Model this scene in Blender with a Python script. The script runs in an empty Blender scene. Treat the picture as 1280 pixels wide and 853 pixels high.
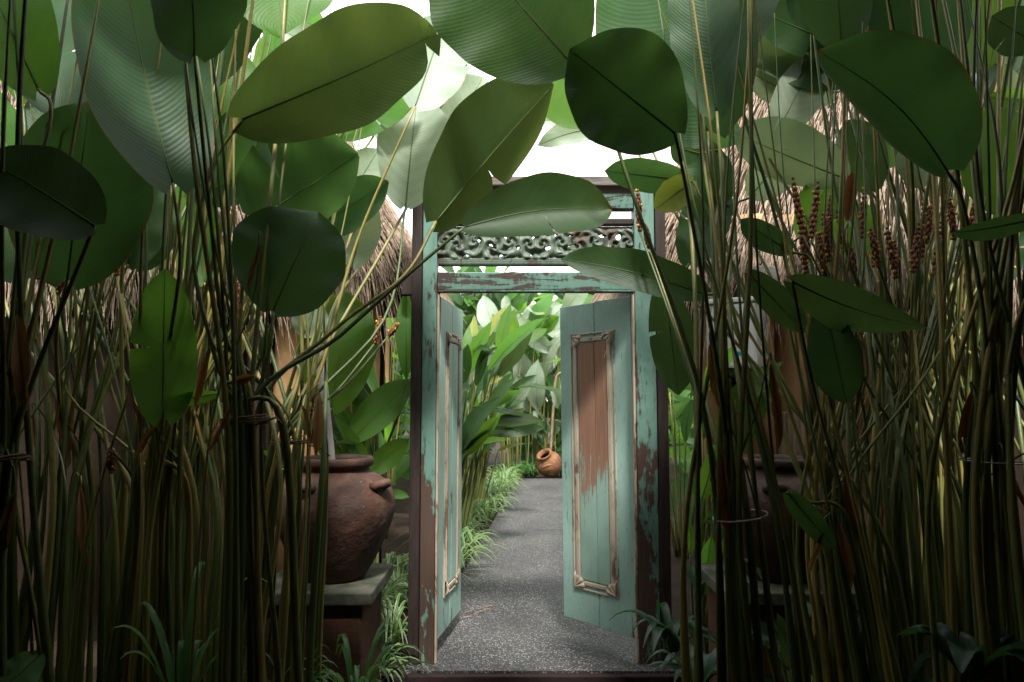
import bpy, bmesh, math, random
from mathutils import Vector, Matrix, noise

R = math.radians
rng = random.Random(7)
scene = bpy.context.scene
COL = scene.collection

# ------------------------------------------------------------------ camera
CAMZ = 1.37
PITCH = R(4.5)
FPX = 900.0
cam_d = bpy.data.cameras.new('camera')
cam = bpy.data.objects.new('camera', cam_d)
COL.objects.link(cam)
cam.location = (0, 0, CAMZ)
cam.rotation_euler = (R(90) + PITCH, 0, 0)
cam_d.sensor_width = 36
cam_d.lens = 36 * FPX / 1280
cam_d.clip_start = 0.05
cam_d.clip_end = 500
cam_d.dof.use_dof = True
cam_d.dof.focus_distance = 3.3
cam_d.dof.aperture_fstop = 4.0
scene.camera = cam
CAM = Vector((0, 0, CAMZ))


def P(px, py, Y):
    """the point at distance Y in front of the camera that the measured pixel of the photograph stands for"""
    a = (px - 640) / FPX
    b = (426.5 - py) / FPX
    y = math.cos(PITCH) - b * math.sin(PITCH)
    z = math.sin(PITCH) + b * math.cos(PITCH)
    t = Y / y
    return Vector((a * t, Y, CAMZ + z * t))


# ------------------------------------------------------------------ object helpers
def link(name, me, mats, parent=None):
    o = bpy.data.objects.new(name, me)
    COL.objects.link(o)
    if mats is not None:
        for m in (mats if isinstance(mats, (list, tuple)) else [mats]):
            me.materials.append(m)
    if parent is not None:
        o.parent = parent
    return o


def tag(o, label=None, cat=None, group=None, kind=None):
    if label: o['label'] = label
    if cat: o['category'] = cat
    if group: o['group'] = group
    if kind: o['kind'] = kind
    return o


def thing(name, label, cat, loc=(0, 0, 0), group=None):
    o = bpy.data.objects.new(name, None)
    COL.objects.link(o)
    o.location = loc
    o.empty_display_size = 0.1
    return tag(o, label, cat, group)


class MB:
    """collects geometry in world coordinates; build() links it as one mesh object"""
    def __init__(s):
        s.v = []; s.f = []; s.m = []; s.uv = []

    def add(s, verts, faces, mi=0, uvs=None):
        o = len(s.v)
        s.v += [tuple(v) for v in verts]
        for i, f in enumerate(faces):
            s.f.append(tuple(k + o for k in f))
            s.m.append(mi)
            s.uv.append([uvs[k] for k in f] if uvs else [(0.5, 0.5)] * len(f))

    def box(s, x0, x1, y0, y1, z0, z1, mi=0, M=None, bev=0.0):
        if bev > 0:
            bm = bmesh.new()
            bmesh.ops.create_cube(bm, size=1)
            bmesh.ops.scale(bm, vec=(x1 - x0, y1 - y0, z1 - z0), verts=bm.verts)
            bmesh.ops.translate(bm, vec=((x0 + x1) / 2, (y0 + y1) / 2, (z0 + z1) / 2), verts=bm.verts)
            bmesh.ops.bevel(bm, geom=bm.edges[:], offset=bev, segments=2, affect='EDGES', profile=0.6)
            bm.verts.index_update()
            vs = [v.co.copy() for v in bm.verts]
            fs = [[v.index for v in f.verts] for f in bm.faces]
            bm.free()
        else:
            vs = [Vector((x, y, z)) for z in (z0, z1) for y in (y0, y1) for x in (x0, x1)]
            fs = [(0, 2, 3, 1), (4, 5, 7, 6), (0, 1, 5, 4), (2, 6, 7, 3), (0, 4, 6, 2), (1, 3, 7, 5)]
        if M: vs = [M @ v for v in vs]
        s.add(vs, fs, mi)

    def tube(s, pts, rad, sides=8, mi=0, cap=True, flat=None):
        pts = [Vector(p) for p in pts]
        n = len(pts)
        if not isinstance(rad, (list, tuple)): rad = [rad] * n
        vs, fs, uvs = [], [], []
        t0 = (pts[1] - pts[0]).normalized()
        ref = Vector((1, 0, 0)) if abs(t0.x) < .9 else Vector((0, 1, 0))
        nx = (ref - t0 * ref.dot(t0)).normalized()
        L = 0
        for i, p in enumerate(pts):
            t = (pts[min(i + 1, n - 1)] - pts[max(i - 1, 0)]).normalized()
            nx = (nx - t * nx.dot(t)).normalized()
            ny = t.cross(nx)
            if i: L += (p - pts[i - 1]).length
            for k in range(sides):
                a = 2 * math.pi * k / sides
                fx = 1.0 if not flat else flat
                vs.append(p + (nx * math.cos(a) * fx + ny * math.sin(a)) * rad[i])
                uvs.append((k / sides, L))
        for i in range(n - 1):
            for k in range(sides):
                k2 = (k + 1) % sides
                fs.append((i * sides + k, i * sides + k2, (i + 1) * sides + k2, (i + 1) * sides + k))
        if cap:
            fs.append(tuple(range(sides))[::-1])
            fs.append(tuple((n - 1) * sides + k for k in range(sides)))
        s.add(vs, fs, mi, uvs)

    def lathe(s, prof, c, seg=40, mi=0, M=None, cap=True):
        vs, fs = [], []
        for (r, z) in prof:
            for k in range(seg):
                a = 2 * math.pi * k / seg
                v = Vector((r * math.cos(a), r * math.sin(a), z))
                if M: v = M @ v
                vs.append(v + Vector(c))
        n = len(prof)
        for i in range(n - 1):
            for k in range(seg):
                k2 = (k + 1) % seg
                fs.append((i * seg + k, i * seg + k2, (i + 1) * seg + k2, (i + 1) * seg + k))
        if cap:
            fs.append(tuple(range(seg))[::-1])
            fs.append(tuple((n - 1) * seg + k for k in range(seg)))
        s.add(vs, fs, mi)

    def ico(s, c, r, sc=(1, 1, 1), mi=0, sub=1, M=None):
        bm = bmesh.new()
        bmesh.ops.create_icosphere(bm, subdivisions=sub, radius=r)
        bm.verts.index_update()
        vs = []
        for v in bm.verts:
            q = Vector((v.co.x * sc[0], v.co.y * sc[1], v.co.z * sc[2]))
            if M: q = M @ q
            vs.append(q + Vector(c))
        s.add(vs, [[v.index for v in f.verts] for f in bm.faces], mi)
        bm.free()

    def mesh(s, name, smooth=True, origin=None):
        me = bpy.data.meshes.new(name)
        vs = s.v
        if origin is not None:
            ox, oy, oz = origin
            vs = [(x - ox, y - oy, z - oz) for x, y, z in vs]
        me.from_pydata(vs, [], s.f)
        me.polygons.foreach_set('material_index', s.m)
        uvl = me.uv_layers.new(name='UVMap')
        flat = []
        for u in s.uv:
            for a in u: flat += [a[0], a[1]]
        uvl.data.foreach_set('uv', flat)
        if smooth: me.polygons.foreach_set('use_smooth', [True] * len(s.f))
        me.update()
        return me

    def build(s, name, mats, parent=None, smooth=True):
        """parts of a thing: geometry is stored relative to the parents' place"""
        org = Vector((0, 0, 0))
        p = parent
        while p is not None:
            org += Vector(p.location)
            p = p.parent
        return link(name, s.mesh(name, smooth, org), mats, parent)


# ------------------------------------------------------------------ materials
def newmat(name):
    m = bpy.data.materials.new(name)
    m.use_nodes = True
    nt = m.node_tree
    for n in list(nt.nodes): nt.nodes.remove(n)
    out = nt.nodes.new('ShaderNodeOutputMaterial')
    return m, nt, out


class NG:
    def __init__(s, nt): s.nt = nt
    def n(s, typ, **kw):
        nd = s.nt.nodes.new(typ)
        for k, v in kw.items(): setattr(nd, k, v)
        return nd
    def put(s, inp, v):
        if hasattr(v, 'is_output') or isinstance(v, bpy.types.NodeSocket): s.nt.links.new(v, inp)
        else:
            if isinstance(v, (tuple, list)) and len(v) == 3 and inp.type == 'RGBA': v = (*v, 1)
            inp.default_value = v
    def math(s, op, a, b=0.0, c=0.0, clamp=False):
        nd = s.n('ShaderNodeMath', operation=op, use_clamp=clamp)
        s.put(nd.inputs[0], a); s.put(nd.inputs[1], b); s.put(nd.inputs[2], c)
        return nd.outputs[0]
    def mix(s, f, a, b, blend='MIX'):
        nd = s.n('ShaderNodeMix', data_type='RGBA', blend_type=blend)
        s.put(nd.inputs[0], f); s.put(nd.inputs[6], a); s.put(nd.inputs[7], b)
        return nd.outputs[2]
    def noise(s, vec, scale, detail=4.0, rough=.55, dist=0.0):
        nd = s.n('ShaderNodeTexNoise')
        if vec is not None: s.put(nd.inputs['Vector'], vec)
        nd.inputs['Scale'].default_value = scale
        nd.inputs['Detail'].default_value = detail
        nd.inputs['Roughness'].default_value = rough
        nd.inputs['Distortion'].default_value = dist
        return nd.outputs['Fac']
    def step(s, v, lo, hi):
        nd = s.n('ShaderNodeMapRange', interpolation_type='SMOOTHSTEP')
        s.put(nd.inputs[0], v)
        nd.inputs[1].default_value = lo; nd.inputs[2].default_value = hi
        nd.inputs[3].default_value = 0; nd.inputs[4].default_value = 1
        return nd.outputs[0]
    def mapv(s, vec, scale=(1, 1, 1), rot=(0, 0, 0), loc=(0, 0, 0)):
        nd = s.n('ShaderNodeMapping')
        s.put(nd.inputs[0], vec)
        nd.inputs['Scale'].default_value = scale
        nd.inputs['Rotation'].default_value = rot
        nd.inputs['Location'].default_value = loc
        return nd.outputs[0]
    def obj(s): return s.n('ShaderNodeTexCoord').outputs['Object']
    def gen(s): return s.n('ShaderNodeTexCoord').outputs['Generated']
    def pos(s): return s.n('ShaderNodeNewGeometry').outputs['Position']
    def rand(s): return s.n('ShaderNodeObjectInfo').outputs['Random']
    def bump(s, h, strength=.3, dist=.01):
        nd = s.n('ShaderNodeBump')
        s.put(nd.inputs['Height'], h)
        nd.inputs['Strength'].default_value = strength
        nd.inputs['Distance'].default_value = dist
        return nd.outputs[0]
    def pbr(s, col, rough=.6, spec=.4, normal=None, metal=0.0):
        nd = s.n('ShaderNodeBsdfPrincipled')
        s.put(nd.inputs['Base Color'], col)
        s.put(nd.inputs['Roughness'], rough)
        s.put(nd.inputs['Specular IOR Level'], spec)
        s.put(nd.inputs['Metallic'], metal)
        if normal is not None: s.put(nd.inputs['Normal'], normal)
        return nd.outputs[0]


def leaf_mat(name, col, col2, trans, tfac=.5, veins=46, rough=.46, spec=.3, edge=.0, vein_c=.15, rib=(.10, .16, .04)):
    """big strap-veined leaf: fine lateral veins running from the midrib, blotches, dry rim, light through the blade"""
    m, nt, out = newmat(name)
    g = NG(nt)
    uv = g.n('ShaderNodeUVMap').outputs[0]
    sep = g.n('ShaderNodeSeparateXYZ'); g.put(sep.inputs[0], uv)
    u, v = sep.outputs[0], sep.outputs[1]
    au = g.math('MULTIPLY', g.math('ABSOLUTE', g.math('SUBTRACT', u, .5)), 2.0)
    rnd = g.rand()
    arc = g.math('SUBTRACT', v, g.math('MULTIPLY', g.math('POWER', au, 1.5), .17))
    wob = g.math('MULTIPLY', g.noise(uv, 3.0, 2), .012)
    ph = g.math('MULTIPLY', g.math('ADD', arc, wob), veins * 6.2832)
    w = g.math('MULTIPLY_ADD', g.math('SINE', ph), .5, .5)
    w2 = g.math('MULTIPLY_ADD', g.math('SINE', g.math('MULTIPLY', ph, .27)), .5, .5)
    ww = g.math('MULTIPLY_ADD', w2, .45, g.math('MULTIPLY', w, .55))
    blot = g.noise(g.obj(), 4.5, 4)
    base = g.mix(g.step(blot, .3, .7), col, col2)
    hs = g.n('ShaderNodeHueSaturation')
    g.put(hs.inputs['Hue'], g.math('MULTIPLY_ADD', rnd, .035, .4825))
    g.put(hs.inputs['Value'], g.math('MULTIPLY_ADD', rnd, .5, .75))
    g.put(hs.inputs['Saturation'], g.math('MULTIPLY_ADD', rnd, -.25, 1.1))
    g.put(hs.inputs['Color'], base)
    base = hs.outputs[0]
    base = g.mix(g.math('MULTIPLY', ww, vein_c), base, tuple(min(1, c * 1.9 + .01) for c in col))
    # dry margin and specks
    em = g.step(g.math('ADD', g.math('MAXIMUM', au, g.math('MULTIPLY', v, 1.0)), g.math('MULTIPLY', g.noise(uv, 9, 3), .12)), 1.02, 1.07)
    em = g.math('MULTIPLY', em, g.math('GREATER_THAN', rnd, 1 - edge))
    sp = g.step(g.noise(g.obj(), 34, 2), .73, .76)
    dm = g.math('MAXIMUM', em, g.math('MULTIPLY', sp, .35), clamp=True)
    base = g.mix(dm, base, (.16, .09, .03))
    mr = g.math('SUBTRACT', 1.0, g.step(g.math('ADD', au, g.math('MULTIPLY', v, .012)), .012, .045))
    base = g.mix(g.math('MULTIPLY', mr, .6), base, rib)
    big = g.noise(g.mapv(uv, (2.2, 3.0, 1)), 1.0, 2)
    bmp = g.bump(g.math('ADD', ww, g.math('MULTIPLY', big, 5.0)), .2, .004)
    p = g.pbr(base, g.math('MULTIPLY_ADD', blot, .2, rough - .08), spec, bmp)
    tr = g.n('ShaderNodeBsdfTranslucent')
    tcol = g.mix(g.math('MULTIPLY', ww, .42), trans, tuple(c * .62 for c in trans))
    tcol = g.mix(g.step(blot, .25, .8), tcol, tuple(c * q for c, q in zip(trans, (1.3, 1.12, 1.0))))
    hs2 = g.n('ShaderNodeHueSaturation')
    g.put(hs2.inputs['Hue'], g.math('MULTIPLY_ADD', rnd, .03, .485))
    g.put(hs2.inputs['Value'], g.math('MULTIPLY_ADD', rnd, .5, .75))
    g.put(hs2.inputs['Color'], tcol)
    tcol = g.mix(dm, hs2.outputs[0], (.16, .09, .02))
    g.put(tr.inputs['Color'], tcol)
    mx = g.n('ShaderNodeMixShader')
    mx.inputs[0].default_value = tfac
    nt.links.new(p, mx.inputs[1]); nt.links.new(tr.outputs[0], mx.inputs[2])
    nt.links.new(mx.outputs[0], out.inputs[0])
    return m


def simple_mat(name, col, col2=None, scale=8, rough=.6, spec=.4, bumps=.2, bscale=30, stretch=(1, 1, 1), metal=0, detail=5):
    m, nt, out = newmat(name)
    g = NG(nt)
    v = g.mapv(g.pos(), stretch)
    c = g.mix(g.step(g.noise(v, scale, detail), .3, .72), col, col2 or tuple(c * .6 for c in col))
    p = g.pbr(c, rough, spec, g.bump(g.noise(v, bscale, 5), bumps, .01), metal)
    nt.links.new(p, out.inputs[0])
    return m


def stalk_mat():
    m, nt, out = newmat('stalk')
    g = NG(nt)
    rnd = g.rand()
    v = g.mapv(g.pos(), (9, 9, .9))
    n1 = g.noise(v, 1.3, 3)
    green = (.085, .125, .034); olive = (.20, .215, .055); tan = (.36, .27, .075)
    c = g.mix(g.step(g.math('ADD', rnd, g.math('MULTIPLY', g.math('SUBTRACT', n1, .5), .9)), .25, .75), green, olive)
    c = g.mix(g.step(g.math('ADD', g.math('MULTIPLY', rnd, .5), g.math('MULTIPLY', n1, .75)), .70, .90), c, tan)
    fib = g.noise(g.mapv(g.pos(), (160, 160, 5)), 1.0, 3)
    c = g.mix(g.math('MULTIPLY', fib, .55), c, (.03, .03, .012))
    sp = g.step(g.noise(g.pos(), 42, 3), .68, .74)
    c = g.mix(g.math('MULTIPLY', sp, .7), c, (.05, .03, .015))
    nt.links.new(g.pbr(c, .45, .4, g.bump(fib, .25, .004)), out.inputs[0])
    return m


def paint_mat(name, paint=(.33, .49, .43), paint2=(.26, .40, .335), peel=.62, low=0.0, bare=(.055, .032, .02), bare2=(.13, .075, .05), sc=(16, 16, 3.2)):
    """old turquoise paint flaking off brown timber"""
    m, nt, out = newmat(name)
    g = NG(nt)
    o = g.pos()
    big = g.noise(o, 2.2, 4)
    st = g.noise(g.mapv(o, sc), 1.0, 6, .65, .6)
    fine = g.noise(g.mapv(o, (60, 60, 18)), 1.0, 5, .7)
    sep = g.n('ShaderNodeSeparateXYZ'); g.put(sep.inputs[0], o)
    hz = g.math('MULTIPLY', g.math('SUBTRACT', 1.0, sep.outputs[2]), low)
    s = g.math('ADD', g.math('ADD', g.math('MULTIPLY', st, .6), g.math('MULTIPLY', big, .28)), g.math('MULTIPLY', fine, .16))
    s = g.math('ADD', s, hz)
    mask = g.step(s, peel, peel + .025)
    rim = g.math('MULTIPLY', g.step(s, peel - .05, peel), .5)
    grain = g.noise(g.mapv(o, (90, 90, 2.5)), 1.0, 4)
    pc = g.mix(g.step(big, .3, .7), paint, paint2)
    pc = g.mix(g.math('MULTIPLY', g.step(fine, .5, .72), .45), pc, tuple(c * .45 for c in paint))
    pc = g.mix(g.math('MULTIPLY', rim, g.step(fine, .35, .6)), pc, tuple(c * .55 for c in paint2))
    # scratches
    scr = g.step(g.noise(g.mapv(o, (70, 70, 9), (0, .7, 0)), 1.0, 2), .70, .73)
    pc = g.mix(g.math('MULTIPLY', scr, .7), pc, bare)
    bc = g.mix(grain, bare, bare2)
    c = g.mix(mask, pc, bc)
    h = g.math('SUBTRACT', g.math('MULTIPLY', grain, .35), mask)
    rr = g.math('MULTIPLY_ADD', mask, .25, .5)
    nt.links.new(g.pbr(c, rr, .35, g.bump(h, .5, .003)), out.inputs[0])
    return m


def panel_mat():
    """raised field of the door: bare reddish timber worn through the upper half, paint kept low down"""
    m, nt, out = newmat('worn_panel')
    g = NG(nt)
    o = g.pos()
    st = g.noise(g.mapv(o, (38, 38, 3)), 1.0, 6, .65, .4)
    big = g.noise(o, 5, 3)
    sep = g.n('ShaderNodeSeparateXYZ'); g.put(sep.inputs[0], o)
    h = g.step(sep.outputs[2], .35, 1.65)
    s = g.math('ADD', g.math('ADD', g.math('MULTIPLY', st, .95), g.math('MULTIPLY', big, .4)), g.math('MULTIPLY', h, .62))
    s = g.math('ADD', s, g.math('MULTIPLY', g.noise(g.mapv(o, (110, 110, 22)), 1.0, 4, .7), .22))
    mask = g.step(s, 1.0, 1.06)
    grain = g.noise(g.mapv(o, (120, 120, 3)), 1.0, 4)
    bc = g.mix(grain, (.13, .06, .036), (.40, .225, .15))
    pc = g.mix(g.step(big, .3, .7), (.25, .38, .32), (.21, .32, .26))
    pc = g.mix(g.step(st, .55, .75), pc, (.24, .27, .2))
    c = g.mix(mask, pc, bc)
    nt.links.new(g.pbr(c, .65, .3, g.bump(g.math('SUBTRACT', grain, mask), .4, .003)), out.inputs[0])
    return m


def path_mat():
    """washed pebble paving: pale chips in dark mortar, worn and dusty further in"""
    m, nt, out = newmat('pebble_wash')
    g = NG(nt)
    o = g.pos()
    vo = g.n('ShaderNodeTexVoronoi'); vo.feature = 'F1'
    g.put(vo.inputs['Vector'], g.mapv(o, (1, 1, 1))); vo.inputs['Scale'].default_value = 112
    sepc = g.n('ShaderNodeSeparateColor'); g.put(sepc.inputs[0], vo.outputs['Color'])
    r1 = sepc.outputs[0]
    chip = g.step(vo.outputs['Distance'], .62, .40)
    chip = g.math('SUBTRACT', 1.0, g.step(vo.outputs['Distance'], .36, .58))
    light = g.step(r1, .5, .9)
    cc = g.mix(light, (.035, .035, .037), (.33, .33, .325))
    cc = g.mix(g.math('MULTIPLY', g.step(sepc.outputs[1], .75, .9), .5), cc, (.25, .17, .12))
    c = g.mix(chip, (.034, .034, .035), cc)
    dust = g.noise(o, 1.1, 4)
    c = g.mix(g.math('MULTIPLY', g.step(dust, .4, .75), .4), c, (.10, .098, .094))
    damp = g.step(g.noise(g.mapv(o, (1.6, .8, 1)), 1.3, 5, .6), .42, .66)
    c = g.mix(g.math('MULTIPLY', damp, .5), c, (.028, .028, .029))
    moss = g.step(g.noise(o, 3.1, 4), .6, .76)
    c = g.mix(g.math('MULTIPLY', moss, .25), c, (.05, .06, .03))
    nt.links.new(g.pbr(c, .6, .35, g.bump(chip, .5, .004)), out.inputs[0])
    return m


def clay_mat():
    """old fired clay: brown body, sooty patches, pale salt bloom and a few chips"""
    m, nt, out = newmat('clay_old')
    g = NG(nt)
    o = g.pos()
    c = g.mix(g.step(g.noise(o, 4.5, 5), .35, .65), (.095, .045, .029), (.042, .025, .019))
    c = g.mix(g.math('MULTIPLY', g.step(g.noise(g.mapv(o, (1, 1, .5)), 7, 6, .7), .54, .72), .55), c, (.17, .115, .085))
    c = g.mix(g.math('MULTIPLY', g.step(g.noise(g.mapv(o, (3, 3, .6)), 3, 5, .65), .52, .7), .7), c, (.022, .016, .013))
    sp = g.step(g.noise(o, 55, 3), .68, .74)
    c = g.mix(g.math('MULTIPLY', sp, .6), c, (.30, .22, .17))
    h = g.math('ADD', g.noise(o, 22, 5, .6), g.math('MULTIPLY', sp, -.4))
    nt.links.new(g.pbr(c, .68, .3, g.bump(h, .7, .012)), out.inputs[0])
    return m


def stripe_mat(name, edge, mid, trans, tfac=.35, lo=.45):
    """narrow blade with pale margins"""
    m, nt, out = newmat(name)
    g = NG(nt)
    sep = g.n('ShaderNodeSeparateXYZ'); g.put(sep.inputs[0], g.n('ShaderNodeUVMap').outputs[0])
    au = g.math('MULTIPLY', g.math('ABSOLUTE', g.math('SUBTRACT', sep.outputs[0], .5)), 2.0)
    c = g.mix(g.step(au, lo, lo + .25), mid, edge)
    c = g.mix(g.math('MULTIPLY', g.noise(g.pos(), 12, 3), .5), c, tuple(x * .55 for x in mid))
    p = g.pbr(c, .4, .4)
    tr = g.n('ShaderNodeBsdfTranslucent'); g.put(tr.inputs[0], trans)
    mx = g.n('ShaderNodeMixShader'); mx.inputs[0].default_value = tfac
    nt.links.new(p, mx.inputs[1]); nt.links.new(tr.outputs[0], mx.inputs[2]); nt.links.new(mx.outputs[0], out.inputs[0])
    return m


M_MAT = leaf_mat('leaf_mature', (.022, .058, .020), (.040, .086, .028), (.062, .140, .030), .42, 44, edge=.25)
M_OLV = leaf_mat('leaf_olive', (.030, .066, .020), (.042, .080, .024), (.070, .120, .024), .48, 44, edge=.6)
M_YNG = leaf_mat('leaf_young', (.045, .125, .022), (.065, .165, .03), (.17, .38, .04), .5, 40, edge=.15)
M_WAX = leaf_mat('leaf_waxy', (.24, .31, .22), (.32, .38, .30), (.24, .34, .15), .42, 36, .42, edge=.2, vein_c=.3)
M_YEL = leaf_mat('leaf_yellow', (.16, .19, .03), (.22, .23, .04), (.34, .42, .05), .5, 30, edge=.5)
M_DRY = leaf_mat('leaf_dry', (.20, .095, .04), (.28, .14, .06), (.22, .10, .03), .35, 30, .7, .2)
M_VARI2 = leaf_mat('leaf_edged', (.016, .042, .026), (.022, .052, .03), (.03, .07, .03), .25, 18, .4)
LM = {'V': M_VARI2, 'M': M_MAT, 'O': M_OLV, 'Y': M_YNG, 'W': M_WAX, 'L': M_YEL, 'D': M_DRY}
M_RIB = stripe_mat('midrib', (.16, .21, .07), (.13, .18, .06), (.14, .2, .05), .5)
M_STALK = stalk_mat()
M_BRACT = simple_mat('flower_bract', (.24, .085, .03), (.10, .032, .016), 40, .55)
M_PETAL = simple_mat('flower_petal', (.65, .38, .03), (.5, .22, .02), 40, .5)
M_PAINT = paint_mat('turquoise_paint', peel=.635, low=.035)
M_POST = paint_mat('turquoise_post', (.15, .27, .22), (.11, .20, .16), .525, .06, (.04, .025, .018), (.085, .05, .035))
M_LINT = paint_mat('turquoise_beam', (.115, .225, .175), (.08, .16, .125), .54, 0.0, (.03, .02, .016), (.06, .04, .03), (3.5, 20, 26))
M_CARV = paint_mat('carved_wood', (.115, .15, .11), (.08, .105, .08), .54, 0.0, (.05, .038, .027), (.10, .08, .055))
M_PANEL = panel_mat()
M_MOLD = paint_mat('moulding_wood', (.46, .38, .29), (.36, .27, .20), .57, 0.0, (.09, .055, .035), (.17, .10, .065))
M_DARKW = simple_mat('dark_timber', (.035, .022, .018), (.018, .012, .010), 6, .65, .3, .4, 14, (8, 8, 1))
M_GREYW = simple_mat('grey_timber', (.16, .135, .12), (.07, .058, .052), 5, .7, .3, .4, 12, (1, 8, 8))
M_PATH = path_mat()
M_SOIL = simple_mat('soil', (.035, .024, .016), (.018, .013, .009), 5, .95, .1, .8, 25)
M_STEP = simple_mat('step_concrete', (.035, .018, .017), (.018, .014, .014), 7, .8, .2, .5, 30)
M_STONE = simple_mat('pedestal_stone', (.13, .125, .10), (.04, .05, .028), 7, .85, .2, .6, 28)
M_BRICKB = simple_mat('pedestal_base', (.13, .065, .04), (.06, .033, .024), 4, .9, .15, .6, 22)
M_TERRA = clay_mat()
M_TERRAB = simple_mat('terracotta_bright', (.24, .11, .048), (.10, .045, .025), 9, .85, .3, .3, 30)
M_TAN = simple_mat('tan_wall', (.56, .34, .165), (.40, .225, .10), 3.2, .85, .2, .5, 12, (2, 2, .7))
M_DKWALL = simple_mat('dark_wall', (.028, .018, .011), (.016, .010, .007), 3.5, .9, .15, .7, 16)
M_STRAW = simple_mat('thatch_straw', (.40, .31, .23), (.17, .115, .08), 26, .85, .2, .4, 60)
M_STRAWB = simple_mat('thatch_bed', (.05, .034, .025), (.026, .018, .013), 12, .9, .1, .6, 40)  # bed colour darkened to stand for shade in the gaps between straws
M_STUMP = simple_mat('stump_wood', (.30, .215, .14), (.13, .09, .06), 6, .85, .2, .7, 12, (10, 10, 1))
M_PVC = simple_mat('pale_pole', (.52, .48, .45), (.36, .33, .30), 9, .55, .4, .2, 30, (3, 3, 1))
M_WHITE = simple_mat('white_plastic', (.72, .71, .67), (.62, .61, .57), 4, .45, .4, .05, 20)
M_TEAL = simple_mat('teal_sticker', (.02, .28, .30), (.02, .25, .27), 4, .4)
M_WIRE = simple_mat('wire', (.42, .42, .41), (.32, .32, .31), 10, .35, .5, 0, 20, (1, 1, 1), .6)
M_TWINE = simple_mat('twine', (.16, .095, .05), (.09, .05, .03), 60, .8)
M_BARK = simple_mat('bark', (.17, .088, .055), (.05, .028, .02), 5, .9, .2, 1.0, 6, (8, 8, 1.1))
M_PLAST = simple_mat('shade_wall_plaster', (.10, .08, .065), (.07, .055, .045), 2, .9)
M_SPID = stripe_mat('spider_leaf', (.34, .42, .22), (.07, .17, .04), (.20, .34, .08))
M_GRASS = stripe_mat('strap_leaf', (.045, .12, .03), (.055, .15, .035), (.13, .28, .05))
M_VARI = stripe_mat('edged_leaf', (.20, .24, .19), (.014, .038, .024), (.04, .10, .04), .2, .72)
M_FERN = stripe_mat('palm_leaf', (.02, .06, .03), (.024, .07, .032), (.05, .12, .035))


# ------------------------------------------------------------------ leaves and stalks
def blade_geo(mb, base, tip, W, roll=0, bend=0.0, fl=0.0, fr=0.0, cup=.10, m=.46, q=.52, rip=.05, curve=0.0, tear=None,
              seed=0, rows=26, cols=6, rib=True, up=None, ribr=.003, twist=0.0):
    """one leaf blade: a ribbed sheet with its own fold, arch, ripple, ragged rim and (if told) a tear"""
    r = random.Random(seed)
    A = tip - base
    L = A.length
    a = A / L
    mid = (base + tip) / 2
    if bend == 0: bend = r.uniform(-.07, .08)
    if roll == 0: roll = r.uniform(-16, 16)
    view = (CAM - mid).normalized() if up is None else Vector(up)
    n = (view - a * view.dot(a)).normalized()
    n = Matrix.Rotation(R(roll), 3, a) @ n
    s = a.cross(n)
    p = math.log(.5) / math.log(m)
    as1, as2, as3 = r.uniform(-.09, .09), r.uniform(.05, .11), r.uniform(-.05, .05)
    ph1, ph2, ph3 = r.random() * 6.28, r.random() * 6.28, r.random() * 6.28
    f1, f2 = r.uniform(2.2, 3.6), r.uniform(2.2, 3.6)
    ts = [i / rows for i in range(rows + 1)]
    tr0 = None
    if tear:
        k = min(range(1, rows), key=lambda i: abs(ts[i] - tear[1]))
        ts.insert(k, ts[k]); tr0 = k
    js = [j / cols for j in range(-cols, cols + 1)]
    vs, uvs, axis = [], [], []
    for ri, t in enumerate(ts):
        tt = min(max(t, .004), .997)
        w = .5 * W * (math.sin(math.pi * tt ** p)) ** q
        w *= 1 - .55 * max(0, (t - .84) / .16) ** 2.2
        axp = base + A * t + n * (bend * L * math.sin(math.pi * t)) + s * (curve * L * math.sin(math.pi * t))
        axis.append(axp)
        tw = R(twist) * (t - .3)
        n2 = n * math.cos(tw) + s * math.sin(tw)
        s2 = s * math.cos(tw) - n * math.sin(tw)
        for u in js:
            au = abs(u)
            f = R(fr if u > 0 else fl)
            lop = 1 + (as1 if u > 0 else -as1) * (.6 + t) + as3 * math.sin(5.5 * t + ph2 + (1.5 if u > 0 else 0))
            # the fold eases in from the midrib
            ang = f * (.55 + .45 * au)
            ew = w * lop * (1 + .014 * math.sin(6 * t * f1 + ph3 + (2 if u > 0 else 0)) * au)
            off = s2 * (u * ew * math.cos(ang)) + n2 * (au * ew * math.sin(ang))
            off += n2 * (cup * ew * au * au)
            rp = rip * W * .5 * au ** 2 * (math.sin(6.28 * f1 * t + ph1) if u > 0 else math.sin(6.28 * f2 * t + ph2))
            off += n2 * rp
            off += a * (-(as2 * .6) * L * au ** 1.5 * max(0, 1 - t * 3.2) + .05 * L * au * t * (1 - t) * 2)
            if tear and (u > 0) == (tear[0] > 0) and u != 0:
                d = -1 if ri <= tr0 else 1
                off += a * (d * tear[2] * L * max(0, au - .3) * 1.5 * math.exp(-abs(t - ts[tr0]) / .16))
            vs.append(axp + off)
            uvs.append(((u + 1) / 2, t))
    nc = len(js)
    fs = []
    for i in range(len(ts) - 1):
        if tear and i == tr0:
            continue
        for j in range(nc - 1):
            fs.append((i * nc + j, i * nc + j + 1, (i + 1) * nc + j + 1, (i + 1) * nc + j))
    mb.add(vs, fs, 0, uvs)
    if rib:
        mb.tube(axis[:-1], [ribr * (1 - .8 * i / len(axis)) for i in range(len(axis) - 1)], 6, 1)


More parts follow.
